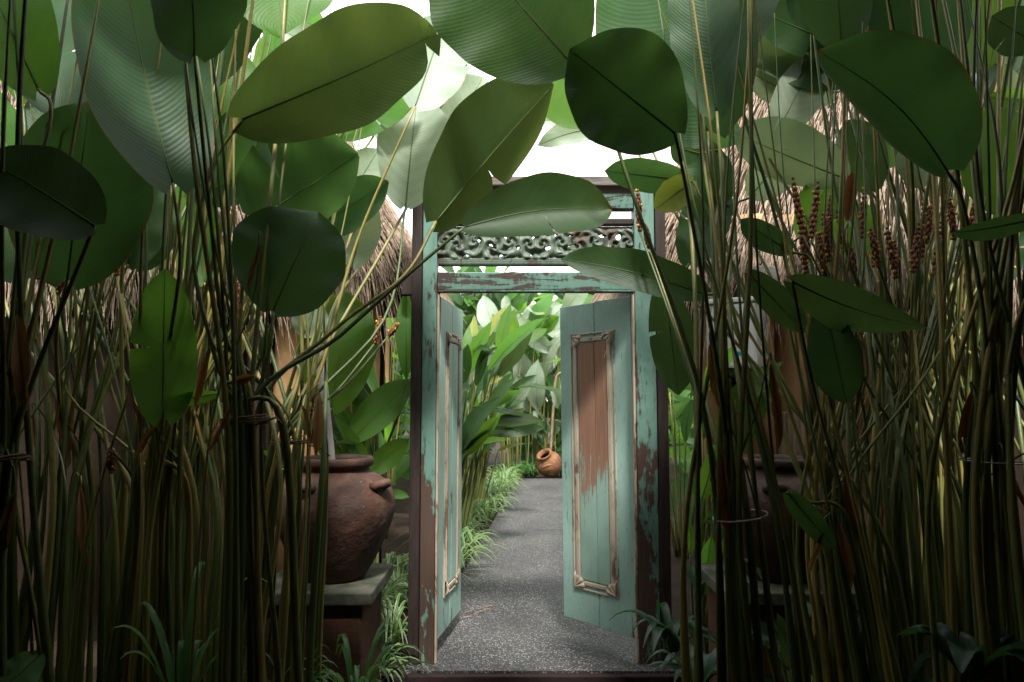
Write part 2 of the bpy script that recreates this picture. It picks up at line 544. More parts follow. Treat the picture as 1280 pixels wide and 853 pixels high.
def spline(pts, per=6):
    pts = [Vector(p) for p in pts]
    ex = [pts[0] * 2 - pts[1]] + pts + [pts[-1] * 2 - pts[-2]]
    out = []
    for i in range(1, len(ex) - 2):
        p0, p1, p2, p3 = ex[i - 1], ex[i], ex[i + 1], ex[i + 2]
        for k in range(per):
            t = k / per
            out.append(.5 * ((2 * p1) + (p2 - p0) * t + (2 * p0 - 5 * p1 + 4 * p2 - p3) * t * t + (3 * p1 - p0 - 3 * p2 + p3) * t ** 3))
    out.append(pts[-1])
    return out


GZ = -.20
CL = {}


def clump(key, gx, gy, tie, r, label, group='giant leaf plants crowding the gate'):
    root = thing('giant_leaf_plant', label, 'plant', (gx, gy, GZ), group)
    CL[key] = dict(root=root, g=Vector((gx, gy, GZ)), tie=P(*tie), r=r, gr=max(.15, r * 1.7))
    return root


def stalk(key, pts, r0=.0135, r1=.006, name='leaf_stalk', thick=1.0):
    """a leaf stalk from the ground through the bundle's waist and on through the given points"""
    c = CL[key]
    a = rng.uniform(0, 6.28); q = math.sqrt(rng.random())
    d = Vector((math.cos(a), math.sin(a) * .8, 0))
    g = c['g'] + d * c['gr'] * q
    loose = rng.uniform(1.8, 3.4) if rng.random() < .42 else 1.0        # some canes run outside the tie
    g = c['g'] + d * c['gr'] * q * (1 + (loose - 1) * .55)
    k = c['tie'] + Vector((d.x, d.y, rng.uniform(-.1, .1) * .3)) * c['r'] * q * loose
    ctl = [g, g.lerp(k, .5) + Vector((rng.uniform(-.012, .012), rng.uniform(-.012, .012), 0)), k] + list(pts)
    sp = spline(ctl, 6)
    n = len(sp)
    rad = []
    tn = rng.uniform(.22, .55)
    for i in range(n):
        t = i / (n - 1)
        rr = r0 + (r1 - r0) * t
        rr += r0 * (.22 + .4 * max(0, 1 - t / tn)) * max(0.0, min(1.0, (tn - t) / .035 + .5))       # sheath round the foot ends in a step
        rad.append(rr * thick)
    mb = MB()
    mb.tube(sp, rad, 8)
    return mb.build(name, M_STALK, c['root'])


seedc = [100]


def leaf(key, b, t, wpx, mat='M', via=(), **kw):
    """stalk + blade, from measured places: foot and tip of the blade, its breadth, and where its stalk passes"""
    B, T = P(*b), P(*t)
    seedc[0] += 1
    W = wpx / FPX * (b[2] + t[2]) / 2
    a = (T - B).normalized()
    pts = [P(*v) for v in via][::-1] if via else []
    if not via:
        k = CL[key]['tie']
        L = (B - k).length
        pts = [k.lerp(B, .55) + Vector((0, 0, .04 * L))]
        bend_in = B - a * min(.10, L * .2)
        if a.z > -.2: pts.append(bend_in)
    lab = kw.pop('label', None)
    q_ = random.Random(seedc[0])
    if 'tear' not in kw and wpx > 50 and q_.random() < .4: kw['tear'] = (q_.choice((-1, 1)), q_.uniform(.3, .8), q_.uniform(.008, .022))
    st = stalk(key, pts + [B], kw.pop('r0', .0105), kw.pop('r1', .0048))
    mb = MB()
    blade_geo(mb, B, T, W, seed=seedc[0], **kw)
    lb = mb.build('leaf_blade', [LM[mat], M_RIB], st)
    if lab: lb['label'] = lab
    return st


def bare(key, n, tx, ty, Y, leafy=.45, size=(.5, .7), thick=(.75, 1.25)):
    """the crowd of stalks of a clump, rising out of the picture; some end in a blade up there, the rest in a rolled new leaf"""
    c = CL[key]
    for i in range(n):
        px, py = rng.uniform(*tx), rng.uniform(*ty)
        yy = Y + rng.uniform(-.25, .35)
        E = P(px, py, yy)
        k = c['tie']
        m1 = k.lerp(E, .5) + Vector((rng.uniform(-.05, .05), rng.uniform(-.06, .06), .02))
        th = rng.uniform(*thick)
        if rng.random() < leafy:
            st = stalk(key, [m1, E], .0115, .0048, thick=th)
            a = (E - m1).normalized()
            a = (a + Vector((rng.uniform(-.7, .7), rng.uniform(-.7, .3), rng.uniform(-.3, .2)))).normalized()
            L = rng.uniform(*size)
            mb = MB()
            seedc[0] += 1
            blade_geo(mb, E, E + a * L, L * rng.uniform(.48, .6), roll=rng.uniform(-60, 60), bend=rng.uniform(-.12, .12), fl=rng.uniform(-5, 25),
                      fr=rng.uniform(-5, 25), seed=seedc[0], rows=16, cols=4)
            mb.build('leaf_blade', [LM[rng.choice('MMMOY')], M_RIB], st)
        else:
            stalk(key, [m1, E], .0115, .002, thick=th)


def spike(key, px, py, Y, L=.16, px2=None, py2=None):
    """dark red-brown flower spike with small yellow flowers, on its own thin stalk"""
    B = P(px, py, Y)
    T = P(px2, py2, Y) if px2 is not None else B + Vector((rng.uniform(-.02, .02), 0, L))
    k = CL[key]['tie']
    st = stalk(key, [k.lerp(B, .5), B], .008, .004, name='flower_stalk')
    mb = MB()
    a = (T - B); L = a.length; a.normalize()
    x = a.orthogonal().normalized(); y = a.cross(x)
    n = 11
    for i in range(n):
        t = (i + .5) / n
        rr = .0115 * (math.sin(math.pi * (t * .85 + .12)) ** .6)
        for s_ in range(3):
            an = i * 1.1 + s_ * 2.09
            d = x * math.cos(an) + y * math.sin(an)
            Mx = Matrix((x, y, a)).transposed()
            mb.ico(B + a * (t * L) + d * rr * .6, rr * .85, (.8, .8, 1.5), 0, 1, Mx)
            if rng.random() < .16:
                mb.ico(B + a * (t * L) + d * rr * 1.5, .0046, (1, 1, 1.6), 1, 1)
    o = mb.build('flower_spike', [M_BRACT, M_PETAL], st)
    return o


def gx(px, Y): return (px - 640) / FPX * Y


clump('A', gx(30, 1.95), 1.95, (8, 585, 1.95), .035, 'giant leaf plant knotted low at the far left edge of the picture')
clump('B', gx(95, 2.7), 2.7, (95, 610, 2.7), .15, 'giant leaf plant of thin loose yellowish stalks, second from the left edge')
clump('C', gx(185, 2.45), 2.45, (188, 620, 2.45), .07, 'giant leaf plant with a huge upright dark leaf and one bright leaf at mid height')
clump('D', gx(322, 2.2), 2.2, (303, 530, 2.2), .06, 'giant leaf plant tied with twine, long bent stalks reaching across the gate')
clump('E', gx(338, 2.75), 2.75, (366, 558, 2.75), .07, 'giant leaf plant of slim yellow stalks tied in front of the left clay jar')
clump('K', gx(240, 3.15), 3.15, (240, 600, 3.15), .11, 'giant leaf plant with bright green leaves standing against the left hut wall')
clump('F', gx(945, 2.25), 2.25, (922, 640, 2.25), .072, 'wire bound giant leaf plant leaning before the right clay jar')
clump('G', gx(1090, 2.6), 2.6, (1045, 650, 2.6), .075, 'giant leaf plant leaning left before the bark trunk, pale leaf on it')
clump('H', gx(1135, 2.85), 2.85, (1130, 600, 2.85), .13, 'giant leaf plant of crowded upright stalks with flower spikes beyond the bark trunk')
clump('I', gx(1245, 2.15), 2.15, (1242, 578, 2.15), .075, 'giant leaf plant bound with wire at the right edge, broad dark arched leaf overhead')
clump('N', gx(1190, 3.25), 3.25, (1190, 600, 3.25), .20, 'giant leaf plant in the dark behind the others by the right hut wall')

zr = thing('heliconia', 'broad bladed green plant rising right behind the left clay jar', 'plant', (-.80, 3.98, GZ))
CL['Z'] = dict(root=zr, g=Vector((-.80, 3.98, GZ)), tie=P(455, 680, 3.98), r=.05, gr=.08)

# ---- left hand leaves
leaf('A', (48, 112, 2.0), (-40, -70, 2.1), 120, 'Y', bend=.1, fl=10, fr=10)
leaf('A', (78, 142, 2.3), (44, -55, 2.4), 118, 'M', [(50, 300, 2.2)], fl=8, fr=14, bend=-.05)
leaf('C', (216, 229, 2.2), (148, -80, 2.15), 165, 'M', [(225, 330, 2.25), (205, 480, 2.4)], fl=12, fr=12, bend=-.06)
leaf('D', (243, 69, 1.95), (222, -105, 1.75), 150, 'M', [(262, 260, 2.1), (285, 430, 2.2)], roll=25, fl=14, fr=-8, bend=.08)
leaf('K', (350, -100, 2.7), (352, 45, 2.4), 140, 'Y', [(330, -70, 2.8), (290, 140, 2.9), (268, 380, 3.0)], m=.55, fl=-8, fr=-8, bend=.05)
leaf('D', (304, 149, 2.2), (546, 42, 2.35), 138, 'O', [(268, 205, 2.2), (242, 320, 2.2), (270, 450, 2.2)], fl=12, fr=8, rip=.05, m=.5, q=.46, tear=(1, .93, .03), cup=.04,
     label='olive leaf with a shrivelled brown end lit from behind')
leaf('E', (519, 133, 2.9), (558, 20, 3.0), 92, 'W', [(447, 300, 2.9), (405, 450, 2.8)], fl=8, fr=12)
leaf('D', (545, 277, 2.5), (692, 106, 2.62), 158, 'O', [(505, 345, 2.45), (415, 415, 2.38)], fl=6, fr=-52, m=.5, q=.5, rip=.04,
     tear=(1, .44, .07), label='olive leaf torn along one half, rising over the gate top')
leaf('D', (581, 284, 2.4), (764, 262, 2.5), 92, 'O', [(520, 335, 2.4), (425, 420, 2.32)], fl=4, fr=46, curve=-.05, m=.54, q=.42, rip=.03)
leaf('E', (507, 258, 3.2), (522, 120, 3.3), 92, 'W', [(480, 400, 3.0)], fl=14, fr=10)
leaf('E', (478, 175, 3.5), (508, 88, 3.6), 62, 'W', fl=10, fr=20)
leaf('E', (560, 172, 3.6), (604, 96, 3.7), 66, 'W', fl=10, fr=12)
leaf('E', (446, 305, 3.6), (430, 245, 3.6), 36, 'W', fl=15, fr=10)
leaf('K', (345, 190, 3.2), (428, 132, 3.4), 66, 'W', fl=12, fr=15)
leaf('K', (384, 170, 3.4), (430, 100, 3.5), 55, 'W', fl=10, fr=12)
leaf('K', (262, 228, 2.95), (288, 55, 3.0), 100, 'Y', fl=8, fr=10)
leaf('D', (318, 276, 2.42), (448, 194, 2.5), 150, 'M', [(306, 330, 2.25), (300, 440, 2.2)], fl=14, fr=-40, m=.42, q=.46, bend=-.03, tear=(-1, .33, .05), rip=.05, roll=5)
leaf('D', (341, 389, 2.25), (397, 266, 2.32), 140, 'M', [(338, 430, 2.22), (322, 490, 2.2)], fl=8, fr=6, m=.48, q=.5)
leaf('A', (118, 282, 1.9), (-25, 196, 1.8), 132, 'M', [(95, 340, 1.92), (40, 480, 1.95)], fl=18, fr=-10, bend=.07)
leaf('B', (84, 350, 2.25), (112, 126, 2.2), 165, 'M', [(70, 430, 2.4)], fl=10, fr=10)
leaf('C', (204, 522, 2.3), (206, 336, 2.32), 80, 'Y', [(200, 570, 2.38)], fl=-22, fr=12, m=.4, rip=.08, tear=(-1, .45, .02))
leaf('C', (213, 502, 2.35), (276, 492, 2.35), 20, 'Y', fl=30, fr=-10, m=.4)
leaf('K', (256, 354, 3.0), (232, 222, 3.0), 62, 'Y', fl=12, fr=14)
leaf('Z', (414, 510, 3.8), (434, 366, 3.85), 96, 'Y', fl=6, fr=12, m=.5)
leaf('E', (379, 420, 2.95), (396, 376, 2.95), 46, 'W', fl=15, fr=15)
leaf('A', (50, 818, 2.0), (-2, 868, 1.9), 44, 'Y', m=.5)
leaf('D', (327, 446, 2.3), (339, 414, 2.3), 15, 'M')
leaf('B', (168, 335, 2.8), (208, 240, 2.8), 74, 'M', fl=10, fr=10)
leaf('C', (160, 330, 2.7), (190, 215, 2.7), 70, 'M', fl=10, fr=10)
leaf('B', (20, 350, 2.6), (10, 270, 2.6), 80, 'M', fl=10, fr=10)
leaf('D', (290, 478, 2.15), (318, 470, 2.15), 14, 'D', fl=35, fr=35, label='dry brown leaf scrap caught above the twine')

# ---- right hand leaves
leaf('F', (712, 77, 2.3), (560, -95, 2.2), 225, 'M', [(748, 120, 2.3), (800, 270, 2.3), (870, 470, 2.25)], fl=8, fr=16, m=.5)
leaf('F', (844, 167, 2.1), (712, 62, 2.0), 158, 'M', [(862, 260, 2.15), (900, 480, 2.2)], fl=22, fr=-10, m=.47, q=.62, rip=.09, roll=6)
leaf('F', (885, 165, 2.6), (790, -80, 2.6), 210, 'M', [(890, 300, 2.5)], fl=8, fr=8)
leaf('F', (672, 42, 3.0), (742, 160, 3.0), 92, 'Y', [(690, -20, 3.0), (800, 20, 2.9), (860, 250, 2.6)], m=.5, fl=5, fr=5)
leaf('G', (770, 152, 3.3), (666, 150, 3.3), 24, 'W', fl=40, fr=-20)
leaf('G', (778, 160, 3.2), (672, 182, 3.2), 34, 'W', fl=25, fr=-20, curve=.06)
leaf('G', (856, 226, 2.95), (756, 214, 2.95), 46, 'M', fl=-15, fr=20)
leaf('G', (866, 226, 2.8), (818, 262, 2.75), 42, 'L', fl=10, fr=15)
leaf('F', (896, 140, 2.35), (878, -65, 2.35), 92, 'M', [(905, 300, 2.3)], fl=12, fr=12)
leaf('G', (924, 70, 2.6), (958, -65, 2.6), 72, 'M', fl=8, fr=14)
leaf('N', (985, -70, 3.3), (992, 52, 3.1), 60, 'L', [(1000, -60, 3.3), (1090, 150, 3.3)], fl=5, fr=5)
leaf('G', (1052, 60, 2.5), (1036, -75, 2.5), 92, 'M', fl=10, fr=8)
leaf('H', (1168, 98, 2.7), (1112, -70, 2.7), 125, 'M', fl=10, fr=10)
leaf('I', (1184, 214, 2.0), (1022, 64, 1.92), 150, 'M', [(1205, 260, 2.05), (1232, 430, 2.1)], fl=-64, fr=6, bend=.05, m=.44, q=.52, curve=.06, roll=4)
leaf('G', (1052, 222, 3.0), (918, 166, 3.05), 92, 'W', [(1075, 280, 3.0), (1060, 480, 2.8)], fl=-30, fr=14, bend=.04)
leaf('H', (1008, 128, 3.2), (912, 76, 3.2), 52, 'W', fl=30, fr=-20, twist=60)
leaf('H', (1044, 116, 3.3), (944, 92, 3.2), 66, 'W', fl=12, fr=10)
leaf('N', (1000, 130, 3.5), (960, 60, 3.5), 70, 'W', fl=12, fr=10)
leaf('I', (1248, 264, 2.5), (1243, 132, 2.5), 88, 'Y', fl=8, fr=14)
leaf('I', (1226, 84, 2.8), (1224, -40, 2.8), 70, 'Y', fl=8, fr=8)
leaf('H', (1152, 232, 2.8), (1140, 174, 2.8), 42, 'W', fl=10, fr=30)
leaf('I', (1300, 272, 1.9), (1190, 292, 1.9), 34, 'M', fl=-20, fr=30)
leaf('G', (990, 352, 2.2), (1168, 412, 2.25), 84, 'M', fl=28, fr=-14, twist=70, curve=.05, m=.55)
leaf('G', (1030, 372, 2.35), (1058, 505, 2.35), 60, 'M', fl=8, fr=8, m=.55)
leaf('F', (936, 342, 2.5), (1006, 416, 2.5), 44, 'M', fl=10, fr=-20)
leaf('G', (987, 314, 2.6), (926, 274, 2.6), 36, 'M', fl=25, fr=10)
leaf('F', (882, 368, 2.75), (701, 324, 2.85), 52, 'M', fl=6, fr=10, m=.42, curve=.02)
leaf('F', (830, 352, 2.9), (848, 494, 2.9), 56, 'M', fl=8, fr=8, m=.5)
leaf('I', (1290, 126, 2.7), (1232, 122, 2.7), 30, 'Y', fl=10, fr=20)
leaf('F', (874, 192, 2.8), (838, 182, 2.8), 38, 'M')
leaf('I', (1300, 55, 2.3), (1240, 20, 2.3), 60, 'M')
leaf('G', (984, 616, 2.5), (1044, 686, 2.5), 30, 'M', fl=10, fr=10, m=.4)
leaf('H', (1060, 275, 2.6), (1066, 214, 2.6), 24, 'D', fl=50, fr=50, rip=.2, label='dead brown leaf hanging rolled up')
leaf('N', (1080, 330, 3.4), (1060, 250, 3.4), 60, 'Y')
leaf('N', (1240, 360, 3.4), (1250, 260, 3.4), 70, 'M')

leaf('G', (862, 330, 2.9), (902, 228, 2.95), 64, 'M', fl=14, fr=10)
leaf('F', (905, 252, 2.9), (866, 176, 2.9), 62, 'M', fl=10, fr=20)
leaf('G', (1000, 295, 3.1), (1048, 208, 3.1), 54, 'Y', fl=20, fr=10)
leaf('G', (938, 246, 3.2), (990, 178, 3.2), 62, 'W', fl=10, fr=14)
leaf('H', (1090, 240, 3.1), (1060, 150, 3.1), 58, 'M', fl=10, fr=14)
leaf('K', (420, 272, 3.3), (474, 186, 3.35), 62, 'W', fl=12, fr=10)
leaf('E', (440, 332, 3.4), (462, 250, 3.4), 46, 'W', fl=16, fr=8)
leaf('Z', (508, 470, 3.95), (508, 362, 3.98), 26, 'Y', q=.8, fl=20, fr=20)
leaf('Z', (436, 553, 3.86), (516, 474, 3.92), 46, 'Y', [(440, 600, 3.92)], m=.5, q=.72, fl=-14, fr=12, bend=.03)
leaf('Z', (452, 600, 3.9), (512, 548, 3.9), 30, 'Y', [(452, 640, 3.95)], m=.5, q=.72, fl=12, fr=12)
leaf('K', (615, 20, 3.3), (560, -60, 3.3), 90, 'Y', [(560, 120, 3.3), (420, 330, 3.2)], fl=8, fr=8)

# ---- more blades deeper in the two thickets
fr_ = random.Random(77)
for side in 'LR':
    for i in range(20):
        if side == 'L':
            key = fr_.choice('KEKB'); x = fr_.uniform(130, 470) if key != 'B' else fr_.uniform(-20, 200); y = fr_.uniform(60, 330) if x < 400 else fr_.uniform(60, 170)
        else:
            key = fr_.choice('NHNH'); x = fr_.uniform(900, 1290); y = fr_.uniform(40, 270)
        Y = fr_.uniform(2.95, 3.55)
        l = fr_.uniform(95, 150)
        an = R(fr_.uniform(20, 160))
        leaf(key, (x, y, Y), (x + l * math.cos(an), y - l * math.sin(an), Y + fr_.uniform(-.15, .15)), l * fr_.uniform(.45, .6), fr_.choice('MMYYWM'),
             fl=fr_.uniform(-10, 25), fr=fr_.uniform(-10, 25), roll=fr_.uniform(-35, 35))

# ---- the crowd of stalks
bare('A', 11, (-80, 140), (-140, -50), 2.0)
bare('B', 22, (-10, 250), (-80, 240), 2.7, .3)
bare('C', 16, (110, 340), (-140, -40), 2.4, .35)
bare('D', 8, (190, 430), (-140, -30), 2.2, .15)
bare('E', 7, (370, 500), (-90, 90), 2.85, .0, (.5, .7), (.55, .9))
bare('K', 20, (170, 420), (-160, 40), 3.15, .1)
bare('F', 10, (800, 980), (-140, -30), 2.3, .1)
bare('G', 11, (880, 1080), (-130, 80), 2.6, .08)
bare('H', 24, (1010, 1270), (-160, 120), 2.85, .5, (.55, .8), (.6, 1.0))
for i in range(12):  # big blades above the view, added to shade the right stalks
    x, y, yy = rng.uniform(1010, 1300), rng.uniform(-230, -90), rng.uniform(2.0, 2.9)
    leaf(rng.choice('HNI'), (x, y, yy), (x + rng.uniform(-110, 110), y - rng.uniform(0, 60), yy - rng.uniform(.3, .6)), 200, 'M', up=(0, -.2, 1), bend=.06)
bare('I', 17, (1130, 1370), (-150, -30), 2.1, .6)
bare('N', 24, (1060, 1330), (-60, 200), 3.25, .35)

for k, x, y, Y, x2, y2 in [('B', 48, 350, 2.6, 46, 288), ('B', 72, 368, 2.6, 86, 322), ('C', 100, 322, 2.6, 106, 282), ('C', 146, 345, 2.6, 148, 300),
                           ('G', 1030, 300, 2.9, 1042, 235), ('H', 1058, 330, 2.9, 1046, 262), ('H', 1152, 330, 2.8, 1155, 250), ('H', 1168, 345, 2.9, 1176, 275),
                           ('I', 1232, 330, 2.5, 1240, 292), ('H', 1092, 335, 3.0, 1096, 275), ('N', 1198, 345, 3.1, 1204, 280), ('G', 1012, 325, 3.0, 1004, 275),
                           ('F', 800, 290, 2.7, 797, 236), ('F', 812, 310, 2.7, 806, 280), ('E', 298, 400, 2.6, 302, 345), ('E', 468, 430, 3.1, 476, 395),
                           ('E', 486, 420, 3.2, 498, 404), ('C', 137, 560, 2.4, 139, 592), ('N', 1262, 350, 2.9, 1266, 300), ('H', 1120, 350, 2.9, 1118, 300)]:
    spike(k, x, y, Y, .1, x2, y2)


rd_ = random.Random(5)
for key in 'ABCDEKFGHIN':
    for i in range(3):
        k = CL[key]['tie'] + Vector((rd_.uniform(-.12, .12), rd_.uniform(-.15, .0), rd_.uniform(-.15, .55)))
        l = rd_.uniform(.12, .26)
        st = stalk(key, [k.lerp(CL[key]['tie'], .4) + Vector((0, 0, .05)), k + Vector((0, 0, .04)), k], .005, .002, thick=.8)
        mb = MB()
        blade_geo(mb, k, k + Vector((rd_.uniform(-.07, .07), rd_.uniform(-.04, .02), -l)), l * .2, fl=rd_.uniform(30, 70), fr=rd_.uniform(20, 70), rip=.25, seed=700 + ord(key) * 4 + i, rows=14, cols=3, ribr=.002, twist=rd_.uniform(-90, 90))
        lb = mb.build('leaf_blade', [M_DRY, M_RIB], st)
        lb['label'] = 'withered brown blade hanging down'
sp_ = random.Random(31)
for i in range(16):
    x, y = sp_.uniform(1000, 1265), sp_.uniform(285, 365)
    spike(sp_.choice('GHHHN'), x, y, sp_.uniform(2.45, 2.8), .1, x + sp_.uniform(-14, 14), y - sp_.uniform(45, 75))

# ---- ties
def ring(c, rx, ry, rad, mat, name, label, cat, tilt=0.0, tail=None, turns=1):
    mb = MB()
    pts = []
    n = 26 * turns
    for i in range(n + 1):
        a = 2 * math.pi * i / 26
        pts.append(Vector((c.x + rx * math.cos(a), c.y + ry * math.sin(a), c.z + tilt * math.cos(a) + .008 * (i / 26 if turns > 1 else 0) + rng.uniform(-.001, .001))))
    mb.tube(pts, rad, 6)
    if tail:
        for t in tail: mb.tube(t, rad, 6)
    return tag(mb.build(name, mat), label, cat)


c = P(925, 645, 2.25)
ring(c, .080, .088, .0022, M_WIRE, 'wire_tie', 'thin bare wire looped round the leaning stalks before the right jar', 'wire', .012)
c = P(1246, 577, 2.15)
ring(c, .098, .095, .0022, M_WIRE, 'wire_tie', 'thin bare wire looped round the stalks at the right edge, one end sticking up', 'wire', -.004,
     [[P(1208, 576, 2.07), P(1206, 562, 2.07), P(1203, 547, 2.07)]])
c = P(305, 531, 2.2)
ring(c, .066, .07, .0035, M_TWINE, 'twine_tie', 'brown twine wound several times round the stalks left of the clay jar', 'twine', .006,
     [[P(320, 531, 2.14), P(345, 522, 2.12), P(352, 530, 2.12)]], 3)
c = P(367, 556, 2.75)
ring(c, .082, .080, .003, M_TWINE, 'twine_tie', 'brown twine round the slim yellow stalks just above the left jar rim', 'twine', .004,
     [[P(385, 556, 2.68), P(402, 561, 2.66), P(412, 570, 2.66)]], 2)
c = P(8, 578, 1.95)
ring(c, .05, .05, .004, M_TWINE, 'twine_tie', 'dark twine knotted round the stalks at the far left edge', 'twine', .006, None, 2)

# ------------------------------------------------------------------ gate
GY = 3.86
def X(px, py=600): return P(px, py, GY).x
def Z(py): return P(640, py, GY).z

gate = thing('carved_gate', 'weathered turquoise double gate standing open, carved panel over its lintel', 'gate', (.142, GY, 0))
zl0, zl1 = Z(366), Z(341)
ztop = Z(236)
jl0, jl1 = -.480, -.404
jr0, jr1 = .660, .768
for x0, x1 in ((jl0, jl1), (jr0, jr1)):
    mb = MB(); mb.box(x0, x1, GY - .03, GY + .075, -.02, ztop, bev=.006)
    p = mb.build('post', M_POST, gate, False)
    mb = MB()
    xx = x1 + .002 if x0 < 0 else x0 - .014
    mb.box(xx, xx + .012, GY - .022, GY + .02, 0.0, zl0 - .002, bev=.003)
    mb.build('bead', M_MOLD, p, False)
for x0, x1 in ((-.538, jl0 - .003), (jr1 + .003, .826)):
    mb = MB(); mb.box(x0, x1, GY - .045, GY + .10, -.1, ztop - .01, bev=.006)
    mb.build('side_batten', M_DARKW, gate, False)
mb = MB()
mb.box(jl1 + .002, jr0 - .002, GY - .02, GY + .07, zl0 + .012, zl1, bev=.006)
mb.box(jl1 + .004, jr0 - .004, GY - .032, GY + .03, zl0, zl0 + .010, bev=.003)
lint = mb.build('lintel', M_LINT, gate, False)
mb = MB(); mb.box(-.60, -.541, GY + .01, GY + .07, zl0 - .01, zl1 - .01, bev=.005)
mb.build('lintel_end', M_DARKW, gate, False)
mb = MB(); mb.box(.829, .93, GY + .01, GY + .07, zl0 - .01, zl1 - .01, bev=.005)
mb.build('lintel_end', M_DARKW, gate, False)
# rails above
mb = MB()
mb.box(jl1 + .002, jr0 - .002, GY - .012, GY + .05, Z(281), Z(274), bev=.004)
mb.build('rail', M_DARKW, gate, False)
mb = MB()
mb.box(jl1 + .002, jr0 - .002, GY - .02, GY + .06, Z(262), Z(243), bev=.005)
mb.build('rail', M_LINT, gate, False)
mb = MB()
mb.box(-.62, .90, GY - .05, GY + .11, ztop + .003, ztop + .055, bev=.006)
mb.build('top_beam', M_GREYW, gate, False)

# carved fretwork: a relief of mirrored scrolls with pierced leaf-shaped openings
holes = []
for hx, hy, a_, b_, rot in [(222, 283, 17, 8, -30), (285, 262, 9, 4, 0), (410, 313, 22, 9, -30), (280, 357, 21, 8, 15), (455, 357, 27, 8, 10), (527, 320, 16, 9, -20),
                            (665, 320, 15, 9, 20), (700, 264, 13, 5, 0), (768, 267, 16, 7, 0), (775, 314, 28, 9, 15), (722, 348, 15, 5, 10), (918, 268, 20, 8, -8),
                            (988, 275, 12, 17, -25), (430, 262, 10, 5, 0), (470, 272, 11, 6, 0), (340, 290, 12, 6, 20), (860, 345, 20, 7, -10), (600, 275, 14, 6, 0), (590, 350, 10, 6, 0)]:
    holes.append((500 + hx / 3.556, 220 + hy / 3.556, a_ / 3.556, b_ / 3.556, R(rot)))
mb = MB()
nx, nz = 240, 52
xa, xb, za, zb = jl1 + .003, jr0 - .003, Z(331), Z(283)
vs, keep = [], []
for j in range(nz + 1):
    for i in range(nx + 1):
        u, v = i / nx, j / nz
        x, z = xa + (xb - xa) * u, za + (zb - za) * v
        mu = abs(u - .5) * 2
        h = 0.0
        for cx_, cz_, rr_, hand in ((.07, .55, .16, 1), (.26, .62, .15, -1), (.44, .5, .16, 1), (.62, .62, .15, -1), (.80, .5, .16, 1), (.95, .6, .13, -1)):
            dx_, dz_ = (mu - cx_) * .53, (v - cz_) * .205
            q_ = math.hypot(dx_, dz_) / (rr_ * .62)
            if q_ < 1.15:
                th_ = math.atan2(dz_, dx_) * hand
                h = max(h, (.5 + .5 * math.sin(2 * th_ + 13 * q_ ** .7)) ** .7 * min(1, (1.15 - q_) * 4))
        h = (h * .85 + .15 * math.sin(60 * mu + 14 * v)) * min(1, v * 6, (1 - v) * 5 + .2)
        if v < .16: h = .55 + .1 * math.sin(200 * v)
        vs.append(Vector((x, GY + .012 - .024 * h, z)))
fs = []
for j in range(nz):
    for i in range(nx):
        u, v = (i + .5) / nx, (j + .5) / nz
        px, py = 544 + (797 - 544) * u, 331 + (283 - 331) * v
        cut = False
        for hx, hy, a_, b_, r_ in holes:
            dx, dy = px - hx, -(py - hy)
            e1 = (dx * math.cos(r_) + dy * math.sin(r_)) / a_
            e2 = (-dx * math.sin(r_) + dy * math.cos(r_)) / b_
            if abs(e1) < 1 and abs(e2) < (1 - abs(e1) ** 1.6) * 1.05: cut = True; break
        if not cut:
            q = j * (nx + 1) + i
            fs.append((q, q + 1, q + nx + 2, q + nx + 1))
mb.add(vs, fs)
cp = mb.build('carved_panel', M_CARV, gate)
sol = cp.modifiers.new('thick', 'SOLIDIFY'); sol.thickness = .022; sol.offset = -1

# door leaves, in their own frame: x from the hinge, z up, y into the garden
DW, DH, DT = .555, 1.845, .036


